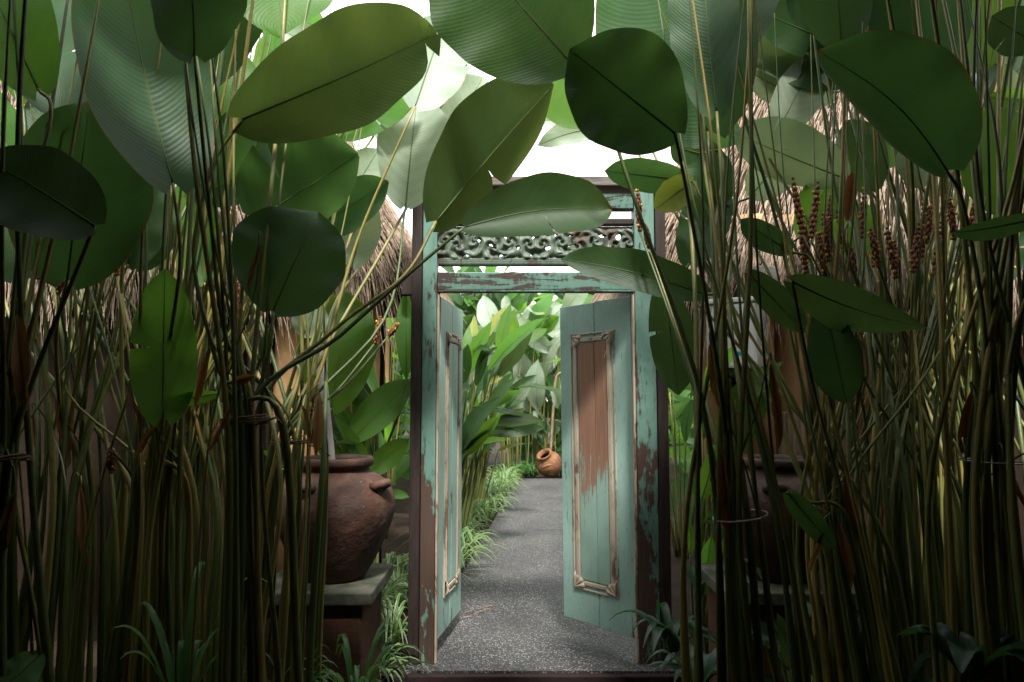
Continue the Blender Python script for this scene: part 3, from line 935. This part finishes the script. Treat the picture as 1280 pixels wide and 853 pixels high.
def make_leaf(hinge, ang, flip, sag, field=None):
    """flip=+1: hinge on the right of the opening, the leaf runs to the left"""
    pivot = bpy.data.objects.new('door_leaf_pivot', None)
    Mx = Matrix.Translation(Vector(hinge) - Vector(gate.location)) @ Matrix.Rotation(ang, 4, 'Z') @ Matrix.Rotation(sag, 4, 'Y')
    bpy.data.objects.remove(pivot)

    def mk(mb, name, mat, parent, smooth=False):
        me = mb.mesh(name, smooth)
        o = link(name, me, mat, parent)
        return o
    f = -flip
    def bx(mb, x0, x1, y0, y1, z0, z1, bev):
        a, b = sorted((x0 * f, x1 * f))
        mb.box(a, b, y0, y1, z0, z1, bev=bev)
    mb = MB()
    cut = DW * .49
    bx(mb, 0, cut - .0022, 0, DT, 0, DH, .003)
    bx(mb, cut + .0022, DW, 0, DT, .004, DH - .006, .003)
    bx(mb, cut - .004, cut + .004, .010, DT - .006, .01, DH - .02, 0)
    d = mk(mb, 'door_leaf', M_PAINT, gate)
    d.matrix_local = Mx
    # moulding rectangle: measured from the hinge
    x0, x1, z0, z1 = DW * .215, DW * .835, .185, 1.665
    mb = MB()
    w = .010
    for a0, a1, c0, c1 in ((x0, x0 + w, z0, z1), (x1 - w, x1, z0, z1), (x0 + w, x1 - w, z0, z0 + w), (x0 + w, x1 - w, z1 - w, z1)):
        bx(mb, a0, a1, -.008, .001, c0, c1, .003)
    i0 = .026
    for a0, a1, c0, c1 in ((x0 + i0, x0 + i0 + .028, z0 + .075, z1 - .075), (x1 - i0 - .028, x1 - i0, z0 + .075, z1 - .075)):
        bx(mb, a0, a1, -.012, .001, c0, c1, .006)
    for c0 in (z0 + .028, z1 - .052):
        bx(mb, x0 + .085, x1 - .085, -.010, .001, c0, c0 + .024, .005)
    mo = mk(mb, 'moulding', M_MOLD, d)
    mb = MB()
    bx(mb, x0 + .062, cut - .0026, -.006, .001, z0 + .06, z1 - .06, .002)
    bx(mb, cut + .0026, x1 - .062, -.006, .001, z0 + .06, z1 - .06, .002)
    mk(mb, 'worn_panel', field or M_PANEL, d)
    for cx, cz, sx, sz in ((x0 + w, z0 + w, 1, 1), (x1 - w, z0 + w, -1, 1), (x0 + w, z1 - w, 1, -1), (x1 - w, z1 - w, -1, -1)):
        mb = MB()
        nseg, rad = 42, .082
        vs = [Vector((cx * f, -.012, cz))]
        rings = 6
        for r_ in range(1, rings + 1):
            rr = rad * r_ / rings
            for k in range(nseg + 1):
                a = math.pi / 2 * k / nseg
                rid = abs(math.sin(3.5 * 2 * a))
                sc = 1 + (.07 * rid if r_ >= rings - 1 else 0)
                dep = -.009 - .008 * rid * (r_ / rings) ** .6
                if r_ == rings: dep = .001
                vs.append(Vector(((cx + sx * rr * sc * math.cos(a)) * f, dep, cz + sz * rr * sc * math.sin(a))))
        fs = []
        for k in range(nseg): fs.append((0, 1 + k, 2 + k))
        for r_ in range(rings - 1):
            for k in range(nseg):
                q = 1 + r_ * (nseg + 1) + k
                fs.append((q, q + nseg + 1, q + nseg + 2, q + 1))
        mb.add(vs, fs)
        mk(mb, 'corner_shell', M_MOLD, d, True)
    return d


make_leaf((.668, GY + .085, .088), math.atan2(.42, -.36) - math.pi, 1, R(-.7))
make_leaf((-.398, GY + .085, .085), math.atan2(.545, .085), -1, R(.8), M_PAINT)

# ------------------------------------------------------------------ ground, path, step
def sheet(name, poly, z, mat, thick=0.0):
    mb = MB()
    n = len(poly)
    vs = [(x, y, z) for x, y in poly]
    fs = [tuple(range(n))]
    if thick:
        vs += [(x, y, z - thick) for x, y in poly]
        for i in range(n):
            k = (i + 1) % n
            fs.append((i, i + n, k + n, k))
    mb.add(vs, fs)
    return tag(mb.build(name, mat, None, False), kind='structure')


sheet('ground', [(-80, -60), (80, -60), (80, 200), (-80, 200)], GZ, M_SOIL)
sheet('garden_bed', [(-60, GY + .02), (60, GY + .02), (60, 120), (-60, 120)], -.03, M_SOIL, .3)
pl = [(GY - .12, -.56, .84), (GY + .3, -.46, .90), (5.6, -.40, 1.02), (8, -.22, 1.1), (10, -.08, 1.2), (12.4, .06, 1.3)]
poly = [(r_, y) for y, l, r_ in pl] + [(l, y) for y, l, r_ in pl[::-1]]
poly = [(l, y) for y, l, r_ in pl] + [(r_, y) for y, l, r_ in pl[::-1]]
sheet('path', poly[::-1], 0.0, M_PATH, .1)
mb = MB(); mb.box(-.75, 1.05, GY - .16, GY + .0, GZ, -.012, bev=.006)
tag(mb.build('step', M_STEP, None, False), kind='structure')
mb = MB(); mb.box(-.95, 1.25, GY - .55, GY - .165, GZ, -.13, bev=.008)
tag(mb.build('lower_step', M_STEP, None, False), kind='structure')

# ------------------------------------------------------------------ pots and pedestals
def pedestal(x0, x1, y0, y1, zt, label):
    r = thing('stone_pedestal', label, 'pedestal', ((x0 + x1) / 2, (y0 + y1) / 2, GZ))
    mb = MB(); mb.box(x0 + .05, x1 - .05, y0 + .04, y1 - .04, GZ, zt - .056, bev=.012)
    mb.build('base', M_BRICKB, r, False)
    bm = bmesh.new()
    bmesh.ops.create_grid(bm, x_segments=2, y_segments=2, size=1)
    bm.free()
    mb = MB(); mb.box(x0, x1, y0, y1, zt - .055, zt, bev=.008)
    o = mb.build('top_slab', M_STONE, r, False)
    return r


PZ = .53
pedestal(-1.13, -.605, 3.18, 3.75, PZ, 'stone topped pedestal under the clay jar left of the gate')
pedestal(.93, 1.56, 3.18, 3.75, PZ, 'stone topped pedestal under the shaded clay jar right of the gate')


def jar(cx, cy, z, label, s=1.0):
    r = thing('clay_jar', label, 'jar', (cx, cy, z))
    prof = [(.0, .0), (.135, .0), (.150, .012), (.185, .07), (.225, .15), (.262, .235), (.281, .305), (.283, .345), (.272, .395), (.245, .44), (.205, .472),
            (.172, .487), (.158, .495), (.155, .508), (.158, .515), (.172, .520), (.178, .53), (.178, .548), (.172, .558), (.160, .560), (.148, .556), (.140, .54), (.140, .49), (.16, .46)]
    mb = MB(); mb.lathe([(max(a, .001) * s, b * s) for a, b in prof], (cx, cy, z), 56, cap=False)
    b = mb.build('body', M_TERRA, r)
    for an in (-25, 80, 170, 250):
        mb = MB()
        a = R(an)
        d = Vector((math.cos(a), math.sin(a), 0)); e = Vector((-d.y, d.x, 0))
        pts = []
        for i in range(9):
            t = i / 8 * math.pi
            pts.append(Vector((cx, cy, z)) + d * (.238 + .05 * math.sin(t)) * s + e * (.042 * math.cos(t)) * s + Vector((0, 0, (.432 + .018 * math.sin(t)) * s)))
        mb.tube(pts, .021 * s, 10)
        mb.build('lug', M_TERRA, r)
    return r


jar(-.838, 3.46, PZ, 'brown clay jar with lug handles and a pale pole in it, left of the gate')
jar(1.255, 3.46, PZ, 'clay jar in deep shade behind wire bound stalks, right of the gate')
mb = MB()
mb.tube([P(419, 640, 3.47), P(411, 560, 3.47), P(405, 500, 3.48), P(399, 432, 3.49)], [.026, .026, .025, .024], 14)
tag(mb.build('pale_pole', M_PVC), 'pale grey pole standing slanted in the left clay jar', 'pole')

# tilted jar at the path's end
c = P(686, 579, 12.5)
mt = thing('clay_jar', 'small orange clay jar lying tilted at the far end of the path', 'jar', (c.x, c.y, 0))
Mx = Matrix.Rotation(R(-28), 3, 'Y') @ Matrix.Rotation(R(30), 3, 'X')
mb = MB()
mb.lathe([(.001, -.22), (.10, -.215), (.18, -.15), (.22, -.03), (.21, .07), (.15, .14), (.11, .17), (.13, .20), (.14, .215), (.10, .21), (.09, .15)], (c.x, c.y, c.z), 32, M=Mx, cap=False)
mb.build('body', M_TERRAB, mt)
mb = MB()
mb.tube([c + Mx @ Vector((.19 * math.cos(a), .19 * math.sin(a), .07 + .03 * math.sin((a - 3.9) * 3))) for a in [3.9 + i * .13 for i in range(9)]], .018, 8)
mb.build('lug', M_TERRAB, mt)
mb = MB()
mb.tube(spline([P(688, 570, 12.6), P(691, 520, 12.6), P(694, 480, 12.6), P(697, 469, 12.6), P(702, 467, 12.6), P(705, 474, 12.6)], 5), .022, 8)
tag(mb.build('bent_cane', M_STUMP), 'slim pale cane bent over at the top, beside the small orange jar', 'cane')

# ------------------------------------------------------------------ huts
def straw(mb, p, d, L, w, mi=1, seed=None):
    """one straw: a thin three-sided stem"""
    d = d.normalized()
    x = d.orthogonal().normalized(); y = d.cross(x)
    a0 = rng.random() * 6.28
    vs = []
    bendv = Vector((rng.uniform(-.1, .1), rng.uniform(-.1, .1), -.12)) * L
    for i, t in enumerate((0, .5, 1)):
        q = p + d * L * t + bendv * t * t
        r_ = w * (1 - .6 * t)
        for k in range(3):
            an = a0 + k * 2.094
            vs.append(q + (x * math.cos(an) + y * math.sin(an)) * r_)
    fs = []
    for i in range(2):
        for k in range(3):
            k2 = (k + 1) % 3
            fs.append((i * 3 + k, i * 3 + k2, i * 3 + 3 + k2, i * 3 + 3 + k))
    mb.add(vs, fs, mi)


def hut(xg, xf, sgn, y0, y1, ze, zr, label, wall_x, name='thatched_hut', dens=1.0, hip=.95, wall=True):
    """hipped thatch on a log wall; xg is the end next to the gate, xf the far end"""
    root = thing(name, label, 'hut', ((xg + xf) / 2, (y0 + y1) / 2, -.03))
    ym = (y0 + y1) / 2
    rg, rf = xg - sgn * -hip * 1, xf
    rg = xg + sgn * hip
    c = [Vector((xg, y0, ze)), Vector((xf, y0, ze)), Vector((xf, y1, ze)), Vector((xg, y1, ze)), Vector((rg, ym, zr)), Vector((rf, ym, zr))]
    mb = MB()
    dn = Vector((0, 0, -.16))
    vs = c + [v + dn for v in c]
    mb.add(vs, [(0, 1, 5, 4), (1, 2, 5), (2, 3, 4, 5), (3, 0, 4), (6, 10, 11, 7), (7, 11, 8), (8, 11, 10, 9), (9, 10, 6), (0, 6, 7, 1), (1, 7, 8, 2), (2, 8, 9, 3), (3, 9, 6, 0)], 0)
    def field(a, b, tb, ta, n):
        """straws on the face with eave a-b and upper edge ta-tb"""
        nrm = ((b - a).cross(ta - a)).normalized()
        if nrm.z < 0: nrm = -nrm
        for i in range(n):
            u, v = rng.random(), rng.random() ** 1.0
            lo = a.lerp(b, u); hi = ta.lerp(tb, u)
            p = lo.lerp(hi, v) + nrm * rng.uniform(-.01, .085)
            d = (lo - hi).normalized() + nrm * rng.uniform(-.05, .12) + (b - a).normalized() * rng.uniform(-.11, .11)
            straw(mb, p, d, rng.uniform(.22, .45), rng.uniform(.002, .0042))
        for i in range(int(n * .35)):
            u = rng.random()
            lo = a.lerp(b, u); hi = ta.lerp(tb, u)
            d = (lo - hi).normalized() + Vector((rng.uniform(-.2, .2), rng.uniform(-.2, .2), -.9))
            straw(mb, lo + nrm * .03 + Vector((0, 0, rng.uniform(-.12, .02))), d, rng.uniform(.12, .42) * (1 if rng.random() < .8 else 1.5), rng.uniform(.0018, .0036))
    field(c[0], c[1], c[5], c[4], int(6200 * dens))
    field(c[3], c[0], c[4], c[4], int(4600 * dens))
    mb.build('thatch_roof', [M_STRAWB, M_STRAW], root, False)
    if wall:
        mb = MB()
        x = wall_x
        i = 0
        while abs(x - wall_x) < .62:
            r_ = rng.uniform(.085, .13)
            xc = x + sgn * r_
            pts = [Vector((xc + rng.uniform(-.008, .008), y0 + .24 + rng.uniform(-.012, .012), z)) for z in (-.05, .5, 1.1, 1.7, ze + .25)]
            mb.tube(pts, [r_ * rng.uniform(.94, 1.04) for _ in pts], 14)
            x += sgn * (2 * r_ - .006)
            i += 1
        mb.build('log_wall', M_TAN, root)
        mb = MB(); mb.box(min(x, xf), max(x, xf), y0 + .16, y0 + .375, -.05, ze + .2)
        mb.build('dark_wall', M_DKWALL, root, False)  # far stretch of wall, much darker brown than the logs
        mb = MB()
        mb.box(min(wall_x, xf), max(wall_x, xf), y0 + .38, y0 + .42, -.05, ze + .2)
        mb.build('wall_backing', M_DARKW, root, False)
        for pxx in (wall_x + sgn * .70, (wall_x + xf) / 2):
            mb = MB(); mb.tube([Vector((pxx, y0 + .05, -.2)), Vector((pxx + .02, y0 + .05, 1.2)), Vector((pxx, y0 + .05, ze + .12))], .045, 12)
            mb.build('post', M_DARKW, root)
    return root


hut(-.66, -6.2, -1, 4.12, 6.2, 2.22, 3.75, 'thatched hut with tan log wall left of the gate, behind the tall stalks', -.80)
hut(.80, 6.6, 1, 4.12, 6.2, 2.22, 3.75, 'thatched hut with tan log wall right of the gate, white tank on its wall', 1.14)
hut(-.98, -3.4, -1, 8.0, 10.0, 2.45, 3.6, 'small thatched hut inside the garden, glimpsed through the gate on the left', -1.4, dens=.5)

# white tank on the right hut
c0 = P(922, 420, 4.06)
tk = thing('wall_tank', 'white plastic tank with small teal sticker hung on the right hut wall', 'tank', (c0.x, 4.06, c0.z - .2))
mb = MB()
Mx = Matrix.Translation(c0) @ Matrix.Rotation(R(-32), 4, 'Z')
mb.box(-.14, .14, -.14, .14, -.19, .17, M=Mx, bev=.018)
mb.build('body', M_WHITE, tk, False)
mb = MB(); mb.box(-.150, .150, -.150, .150, .172, .20, M=Mx, bev=.008)
mb.build('lid', M_WHITE, tk, False)
mb = MB(); mb.box(-.12, .12, -.12, .12, -.235, -.192, M=Mx, bev=.008)
mb.build('drip_tray', M_FERN, tk, False)
mb = MB(); mb.box(.1405, .1435, .02, .045, -.11, -.085, M=Mx)
mb.box(.03, .055, -.1435, -.1405, -.12, -.098, M=Mx)
mb.build('sticker', M_TEAL, tk, False)
mb = MB(); mb.lathe([(.085, 0), (.09, .01), (.09, .16), (.08, .17), (.001, .17)], P(952, 372, 4.06), 28)
tag(mb.build('stone_ring', M_STONE), 'grey round stone block above the white tank', 'stone block')

# old trunk on the right
tr = thing('old_trunk', 'reddish bark trunk cut off at the top, leaning among the right stalks', 'trunk', (P(1085, 760, 3.62).x, 3.62, GZ))
mb = MB()
pts = spline([Vector((P(1092, 760, 3.62).x, 3.62, GZ)), P(1086, 740, 3.62), P(1072, 600, 3.64), P(1056, 420, 3.68), P(1044, 300, 3.72), P(1034, 222, 3.75)], 6)
n = len(pts)
mb.tube(pts, [(.125 - .035 * i / n) * (1 + .08 * math.sin(i * 1.7)) for i in range(n)], 16)
mb.build('bark', M_BARK, tr)
mb = MB()
e = P(1033, 250, 3.60)
mb.box(-.085, .085, -.02, .02, -.15, .13, M=Matrix.Translation(e) @ Matrix.Rotation(R(12), 4, 'Y'), bev=.018)
pl_ = mb.build('nailed_board', M_DARKW, tr, False)
mb = MB(); mb.ico(e + Vector((-.01, -.026, .07)), .018, (1.3, .6, 1), 0, 2)
mb.build('knot', M_MOLD, pl_)

# weathered stump behind the right jar
mb = MB()
b = P(992, 575, 4.1)
mb.lathe([(.09, -1.3), (.085, -.4), (.08, .0), (.078, .26), (.06, .27), (.001, .268)], b, 20)
tag(mb.build('wood_stump', M_STUMP), 'grey weathered stump end showing above the right clay jar', 'stump')

# ------------------------------------------------------------------ smaller plants
def strap(mb, c, n, L, w, arch=1.0, seed=0, upr=.5, spread=(0, 6.283)):
    """tuft of arching narrow blades"""
    r = random.Random(seed)
    for i in range(n):
        a = r.uniform(*spread)
        d = Vector((math.cos(a), math.sin(a), 0))
        l = L * r.uniform(.6, 1.1)
        h = l * upr * r.uniform(.7, 1.3)
        out = l * r.uniform(.45, .8)
        ww = w * r.uniform(.7, 1.2)
        sd = Vector((-d.y, d.x, 0))
        vs, uv = [], []
        N = 8
        for k in range(N + 1):
            t = k / N
            p = c + d * (out * t + .02) + Vector((0, 0, h * (2.2 * t - 1.75 * arch * t * t)))
            hw = ww * .5 * (math.sin(math.pi * min(.985, .12 + .88 * t)) ** .7)
            vs += [p - sd * hw + Vector((0, 0, hw * .5)), p, p + sd * hw + Vector((0, 0, hw * .5))]
            uv += [(0, t), (.5, t), (1, t)]
        fs = []
        for k in range(N):
            q = k * 3
            fs += [(q, q + 1, q + 4, q + 3), (q + 1, q + 2, q + 5, q + 4)]
        mb.add(vs, fs, 0, uv)


def tuft_proto(n, L, w, arch, seed, upr):
    mb = MB(); strap(mb, Vector((0, 0, 0)), n, L, w, arch, seed, upr)
    return mb.mesh('tuft')


SP = [tuft_proto(46, .50, .022, 1.0, s, .62) for s in (1, 2, 3)]
for m_ in SP: m_.materials.append(M_SPID)
spots = []
for i in range(15):
    y = 5.3 + i * .5
    for k in range(len(pl) - 1):
        if pl[k][0] <= y <= pl[k + 1][0]:
            f = (y - pl[k][0]) / (pl[k + 1][0] - pl[k][0]); ex = pl[k][1] * (1 - f) + pl[k + 1][1] * f
    spots.append((ex - .08 - rng.uniform(0, .16), y, rng.uniform(.85, 1.25)))
for y in (4.5, 4.9, 5.2):
    spots.append((-.72 - rng.uniform(0, .2), y, 1.2))
for i, (x, y, s) in enumerate(spots):
    o = link('spider_plant', SP[i % 3], None)
    o.location = (x, y, -.03); o.scale = (s, s, s); o.rotation_euler[2] = rng.random() * 6
    tag(o, 'spider plant with pale striped arching blades along the left edge of the path', 'plant', 'spider plants edging the path')

# foreground tufts
def tuft(name, c, n, L, w, arch, upr, mat, label, cat='plant', seed=0):
    mb = MB(); strap(mb, Vector((0, 0, 0)), n, L, w, arch, seed, upr)
    me = mb.mesh(name)
    o = link(name, me, mat); o.location = c
    return tag(o, label, cat)


tuft('grass_tuft', P(445, 853, 2.95) + Vector((0, 0, -.12)), 30, .42, .020, .95, .75, M_GRASS, 'grassy tuft of arching blades in front of the left pedestal', seed=5)
tuft('grass_tuft', P(365, 853, 2.7) + Vector((0, 0, -.10)), 18, .30, .016, .9, .8, M_GRASS, 'short grassy tuft between the tied stalks and the left pedestal', seed=9)
tuft('grass_tuft', P(225, 853, 2.3) + Vector((0, 0, -.08)), 14, .32, .022, .8, 1.0, M_GRASS, 'sparse upright grass blades at the foot of the left stalks', seed=11)
tuft('palm_seedling', P(842, 800, 3.35) + Vector((0, 0, -.05)), 20, .36, .042, 1.05, .62, M_FERN, 'palm seedling with drooping blades at the right foot of the gate', seed=6)
tuft('palm_seedling', P(872, 845, 3.0) + Vector((0, 0, -.06)), 16, .32, .04, 1.0, .6, M_FERN, 'darker palm seedling in front of the right pedestal', seed=8)
tuft('broad_tuft', P(1215, 850, 2.1), 12, .36, .075, 1.0, .5, M_FERN, 'broad bladed dark tuft at the bottom right corner', seed=16)


# a few dry blades on the paving
mb = MB()
for i in range(7):
    b_ = Vector((gx(588, 4.75) + rng.uniform(-.05, .08), 4.7 + rng.uniform(-.1, .15), .006))
    a_ = rng.uniform(-.6, .6)
    mb.tube([b_, b_ + Vector((.06 * math.cos(a_), .06 * math.sin(a_), .012)), b_ + Vector((.13 * math.cos(a_ + .3), .13 * math.sin(a_ + .3), .003))], [.002, .0018, .0008], 4)
tag(mb.build('dry_grass', M_STRAW), kind='stuff')

# leafy garden plants with their own blades
def garden_plant(name, c, n, H, L, wr, mats, label, seed, group=None, lean=.35, upv=(0, -.4, .9), spread=.16, side=0):
    r = random.Random(seed)
    root = thing(name, label, 'plant', c, group)
    c = Vector(c)
    for i in range(n):
        a = r.uniform(0, 6.283)
        d = Vector((math.cos(a), math.sin(a), 0))
        if side and d.x * side < 0: d.x *= -1
        h = H * r.uniform(.35, 1.0)
        g = c + d * r.uniform(0, spread)
        b = g + d * (lean * h * r.uniform(.2, .9)) + Vector((0, 0, h))
        mb = MB()
        mb.tube(spline([g, g.lerp(b, .5) + Vector((0, 0, .05 * h)), b], 5), [.011 - .006 * k / 10 for k in range(11)], 6)
        st = mb.build('leaf_stalk', M_STALK, root)
        l = L * r.uniform(.45, 1.2)
        ax = (d * r.uniform(.2, 1.1) + Vector((0, 0, r.uniform(-.1, 1.2)))).normalized()
        mb = MB()
        blade_geo(mb, b, b + ax * l, l * wr * r.uniform(.85, 1.15), roll=r.uniform(-40, 40), bend=r.uniform(.02, .14), fl=r.uniform(0, 28), fr=r.uniform(0, 28), m=.45, q=.75,
                  seed=seed * 50 + i, rows=16, cols=4, up=upv, ribr=.003)
        mb.build('leaf_blade', [LM[r.choice(mats)], M_RIB], st)
    return root


G2 = 'heliconias inside the garden'
hel = [((-.58, 6.6), 38, 1.9, .58, 'YYMMO', 'heliconia with long bright blades just inside the gate on the left'),
       ((-.46, 8.4), 34, 2.0, .62, 'YMMOL', 'heliconia behind the spider plants, midway along the left of the path'),
       ((-.55, 10.4), 16, 2.2, .8, 'YML', 'heliconia at the far left bend of the path'),
       ((-1.3, 7.4), 14, 2.4, .9, 'YM', 'heliconia against the small thatched hut in the garden')]
for i, ((x, y), n, H, L, mats, lab) in enumerate(hel):
    garden_plant('heliconia', (x, y, -.03), n, H, L, .27, mats, lab, 21 + i, G2, .3, (0, -.9, .65), .14, (1 if i < 2 else 0))
garden_plant('heliconia', (-.80, 4.02, -.2), 22, 1.35, .50, .24, 'YYM', 'heliconia with bright blades between the left jar and the gate', 31, None, .15, (0, -.9, .7), .13, -1)
garden_plant('heliconia', (-.74, 4.10, -.2), 12, 1.9, .55, .22, 'YYM', 'taller heliconia close beside the left gate post', 32, None, .08, (0, -.9, .6), .10, -1)
garden_plant('heliconia', (1.0, 3.98, -.2), 24, 1.15, .34, .32, 'YYM', 'low bushy plant lit green between the gate and the right pedestal', 33, None, .2, (0, -.8, .8), .12, 1)
garden_plant('heliconia', (1.06, 4.1, -.2), 14, 1.7, .45, .27, 'YYL', 'taller bright plant beside the right gate post', 34, None, .1, (0, -.9, .6), .10, 1)
garden_plant('shade_plant', (.99, 3.75, -.2), 14, .55, .26, .3, 'YM', 'low leafy plant at the right gate post foot', 37, None, .3, (0, -.7, .8), .10, 1)
for k_, (x_, y_) in enumerate(((-.72, 3.75), (-.66, 4.0), (-.82, 3.92))):
    o = link('spider_plant', SP[k_], None)
    o.location = (x_, y_, -.12 + .12 * k_); o.scale = (.8, .8, 1.0); o.rotation_euler[2] = k_ * 2.0
    tag(o, 'spider plant with pale striped blades between the left pedestal and the gate post', 'plant', 'spider plants beside the left pedestal')
garden_plant('heliconia', (1.5, 6.5, -.03), 14, 2.0, .7, .24, 'YM', 'heliconia behind the open right door leaf', 35, None, .3)
garden_plant('heliconia', (1.7, 9.0, -.03), 14, 2.2, .7, .24, 'YM', 'heliconia far down the right side of the path', 36, None, .3)
e_ = P(1085, 800, 2.5)
garden_plant('shade_plant', (e_.x, 2.5, GZ), 13, .72, .24, .34, 'V', 'low dark plant with pointed leaves below the right stalks', 61, None, .25, (0, -.6, .8), .06)
e_ = P(1130, 853, 2.45)
garden_plant('shade_plant', (e_.x + .1, 2.35, GZ), 12, .55, .22, .36, 'V', 'second low dark plant, further right and nearly lost in the shade', 62, None, .3, (0, -.5, .9), .06)
e_ = P(1010, 800, 2.95)
garden_plant('shade_plant', (e_.x, 2.95, GZ), 13, .80, .26, .36, 'VM', 'shade plant with blunt leaves brushing the right pedestal', 63, None, .25, (0, -.5, .9), .06)
# calatheas at the end of the path
for i, (px, Y, lab) in enumerate([(640, 13.0, 'pale giant leaf plant at the end of the path, left one of three'), (672, 13.4, 'pale giant leaf plant at the end of the path with the tallest leaves'),
                                  (712, 13.2, 'pale giant leaf plant at the end of the path behind the right door edge')]):
    garden_plant('giant_leaf_plant', (gx(px, Y), Y, -.03), 22, 3.1, .85, .5, 'WWWY', lab, 41 + i, None, .12, (0, -1, .4), .3)
garden_plant('round_leaf_plant', (gx(694, 12.9), 12.95, -.03), 14, 1.1, .34, .7, 'MWM', 'round leaved plant leaning over the small orange jar', 51, None, .3, (0, -1, .5))
for i, px in enumerate((646, 656, 666, 708, 720)):
    me = SP[i % 3].copy(); me.materials.clear(); me.materials.append(M_GRASS)
    o = link('border_plant', me, None); o.location = (gx(px, 12.55), 12.62 + .1 * (i % 2), -.03); o.rotation_euler[2] = i * 1.3
    tag(o, 'low green strappy plant in the border closing the far end of the path', 'plant', 'border plants at the end of the path')

# far planting as one mass
def thicket(name, boxes, n, size, mats, seed):
    r = random.Random(seed)
    mb = MB()
    for (x0, x1, y0, y1, z0, z1), nn in zip(boxes, n):
        for i in range(nn):
            p = Vector((r.uniform(x0, x1), r.uniform(y0, y1), z0 + (z1 - z0) * r.random() ** .8))
            top = 1 + .35 * noise.noise(p * .6)
            if p.z > z1 * top * .85: continue
            ax = Vector((r.uniform(-1, 1), r.uniform(-1, .4), r.uniform(-.5, 1))).normalized()
            l = size * r.uniform(.6, 1.2)
            m2 = MB()
            blade_geo(m2, p, p + ax * l, l * r.uniform(.3, .5), roll=r.uniform(-50, 50), bend=.08, fl=12, fr=12, seed=i, rows=6, cols=2, rib=False, up=(0, -.6, .8))
            mi = r.randrange(len(mats))
            m2.m = [mi] * len(m2.f)
            o = len(mb.v); mb.v += m2.v; mb.f += [tuple(k + o for k in f) for f in m2.f]; mb.m += m2.m; mb.uv += m2.uv
    return tag(mb.build(name, mats), kind='stuff')


thicket('far_thicket', [(-7, 7, 14.0, 16.0, 0, 4.3)], [3800], .62, [M_MAT, M_MAT, M_OLV, M_YNG], 3)
thicket('side_thicket', [(-3.6, -1.5, 6.6, 13.5, 0, 2.6), (1.8, 4.0, 5.0, 13.5, 0, 2.8)], [700, 700], .55, [M_MAT, M_YNG], 4)

# ------------------------------------------------------------------ unseen roof and walls, added to shade the foreground
shelter = thing('shade_shelter', 'unseen flat roof and walls added over the viewpoint to shade the foreground', 'shade_shelter', (0, -2, GZ))
mb = MB(); mb.box(-6, 6, -4, 1.84, 2.6, 2.75)
mb.build('roof', M_DARKW, shelter, False)
mb = MB(); mb.box(-6, 6, -4.2, -4.0, GZ, 2.6)
mb.build('wall', M_PLAST, shelter, False)
for x in (-5.9, 5.9):
    mb = MB(); mb.box(x - .1, x + .1, -4, 1.1, GZ, 2.598)
    mb.build('wall', M_PLAST, shelter, False)

for sx, lab in ((-1, 'tall plastered wall added outside the picture to shade the left thicket'), (1, 'tall plastered wall added outside the picture to shade the right thicket')):
    mb = MB(); mb.box(sx * 3.7 - .1, sx * 3.7 + .1, 1.25, 4.1, GZ, 3.6)  # out of view, added to cut off sky light from the sides
    tag(mb.build('shade_wall', M_PLAST, None, False), lab, 'wall')

# ------------------------------------------------------------------ light
SUN_EL, SUN_AZ = R(57), R(172)
w = bpy.data.worlds.new('World'); scene.world = w
w.use_nodes = True
nt = w.node_tree
for n_ in list(nt.nodes): nt.nodes.remove(n_)
g = NG(nt)
out = g.n('ShaderNodeOutputWorld'); bg = g.n('ShaderNodeBackground')
sky = g.n('ShaderNodeTexSky'); sky.sky_type = 'NISHITA'; sky.sun_disc = False
sky.sun_elevation = SUN_EL; sky.sun_rotation = SUN_AZ
sky.dust_density = 3.0; sky.air_density = 1.0
hs = g.n('ShaderNodeHueSaturation'); hs.inputs['Saturation'].default_value = .25
nt.links.new(sky.outputs[0], hs.inputs['Color'])
cl = g.noise(g.n('ShaderNodeTexCoord').outputs['Generated'], 1.6, 5)
cloud = g.mix(g.step(cl, .3, .7), (10.5, 10.7, 11.0), (13.5, 13.5, 13.6))
colr = g.mix(.82, hs.outputs[0], cloud)
nt.links.new(colr, bg.inputs[0])
bg.inputs[1].default_value = .10
nt.links.new(bg.outputs[0], out.inputs[0])

sd = bpy.data.lights.new('sun', 'SUN'); so = bpy.data.objects.new('sun', sd); COL.objects.link(so)
sd.energy = 3.0; sd.angle = R(8); sd.color = (1, .97, .92)
v = Vector((math.sin(SUN_AZ) * math.cos(SUN_EL), math.cos(SUN_AZ) * math.cos(SUN_EL), math.sin(SUN_EL)))
so.rotation_euler = (-v).to_track_quat('-Z', 'Y').to_euler()
so.location = v * 20

vs_ = scene.view_settings
vs_.view_transform = 'Standard'; vs_.look = 'None'; vs_.gamma = 1; vs_.use_curve_mapping = False
vs_.exposure = 1.52
scene.cycles.max_bounces = 8
scene.cycles.transmission_bounces = 6
scene.cycles.use_denoising = True
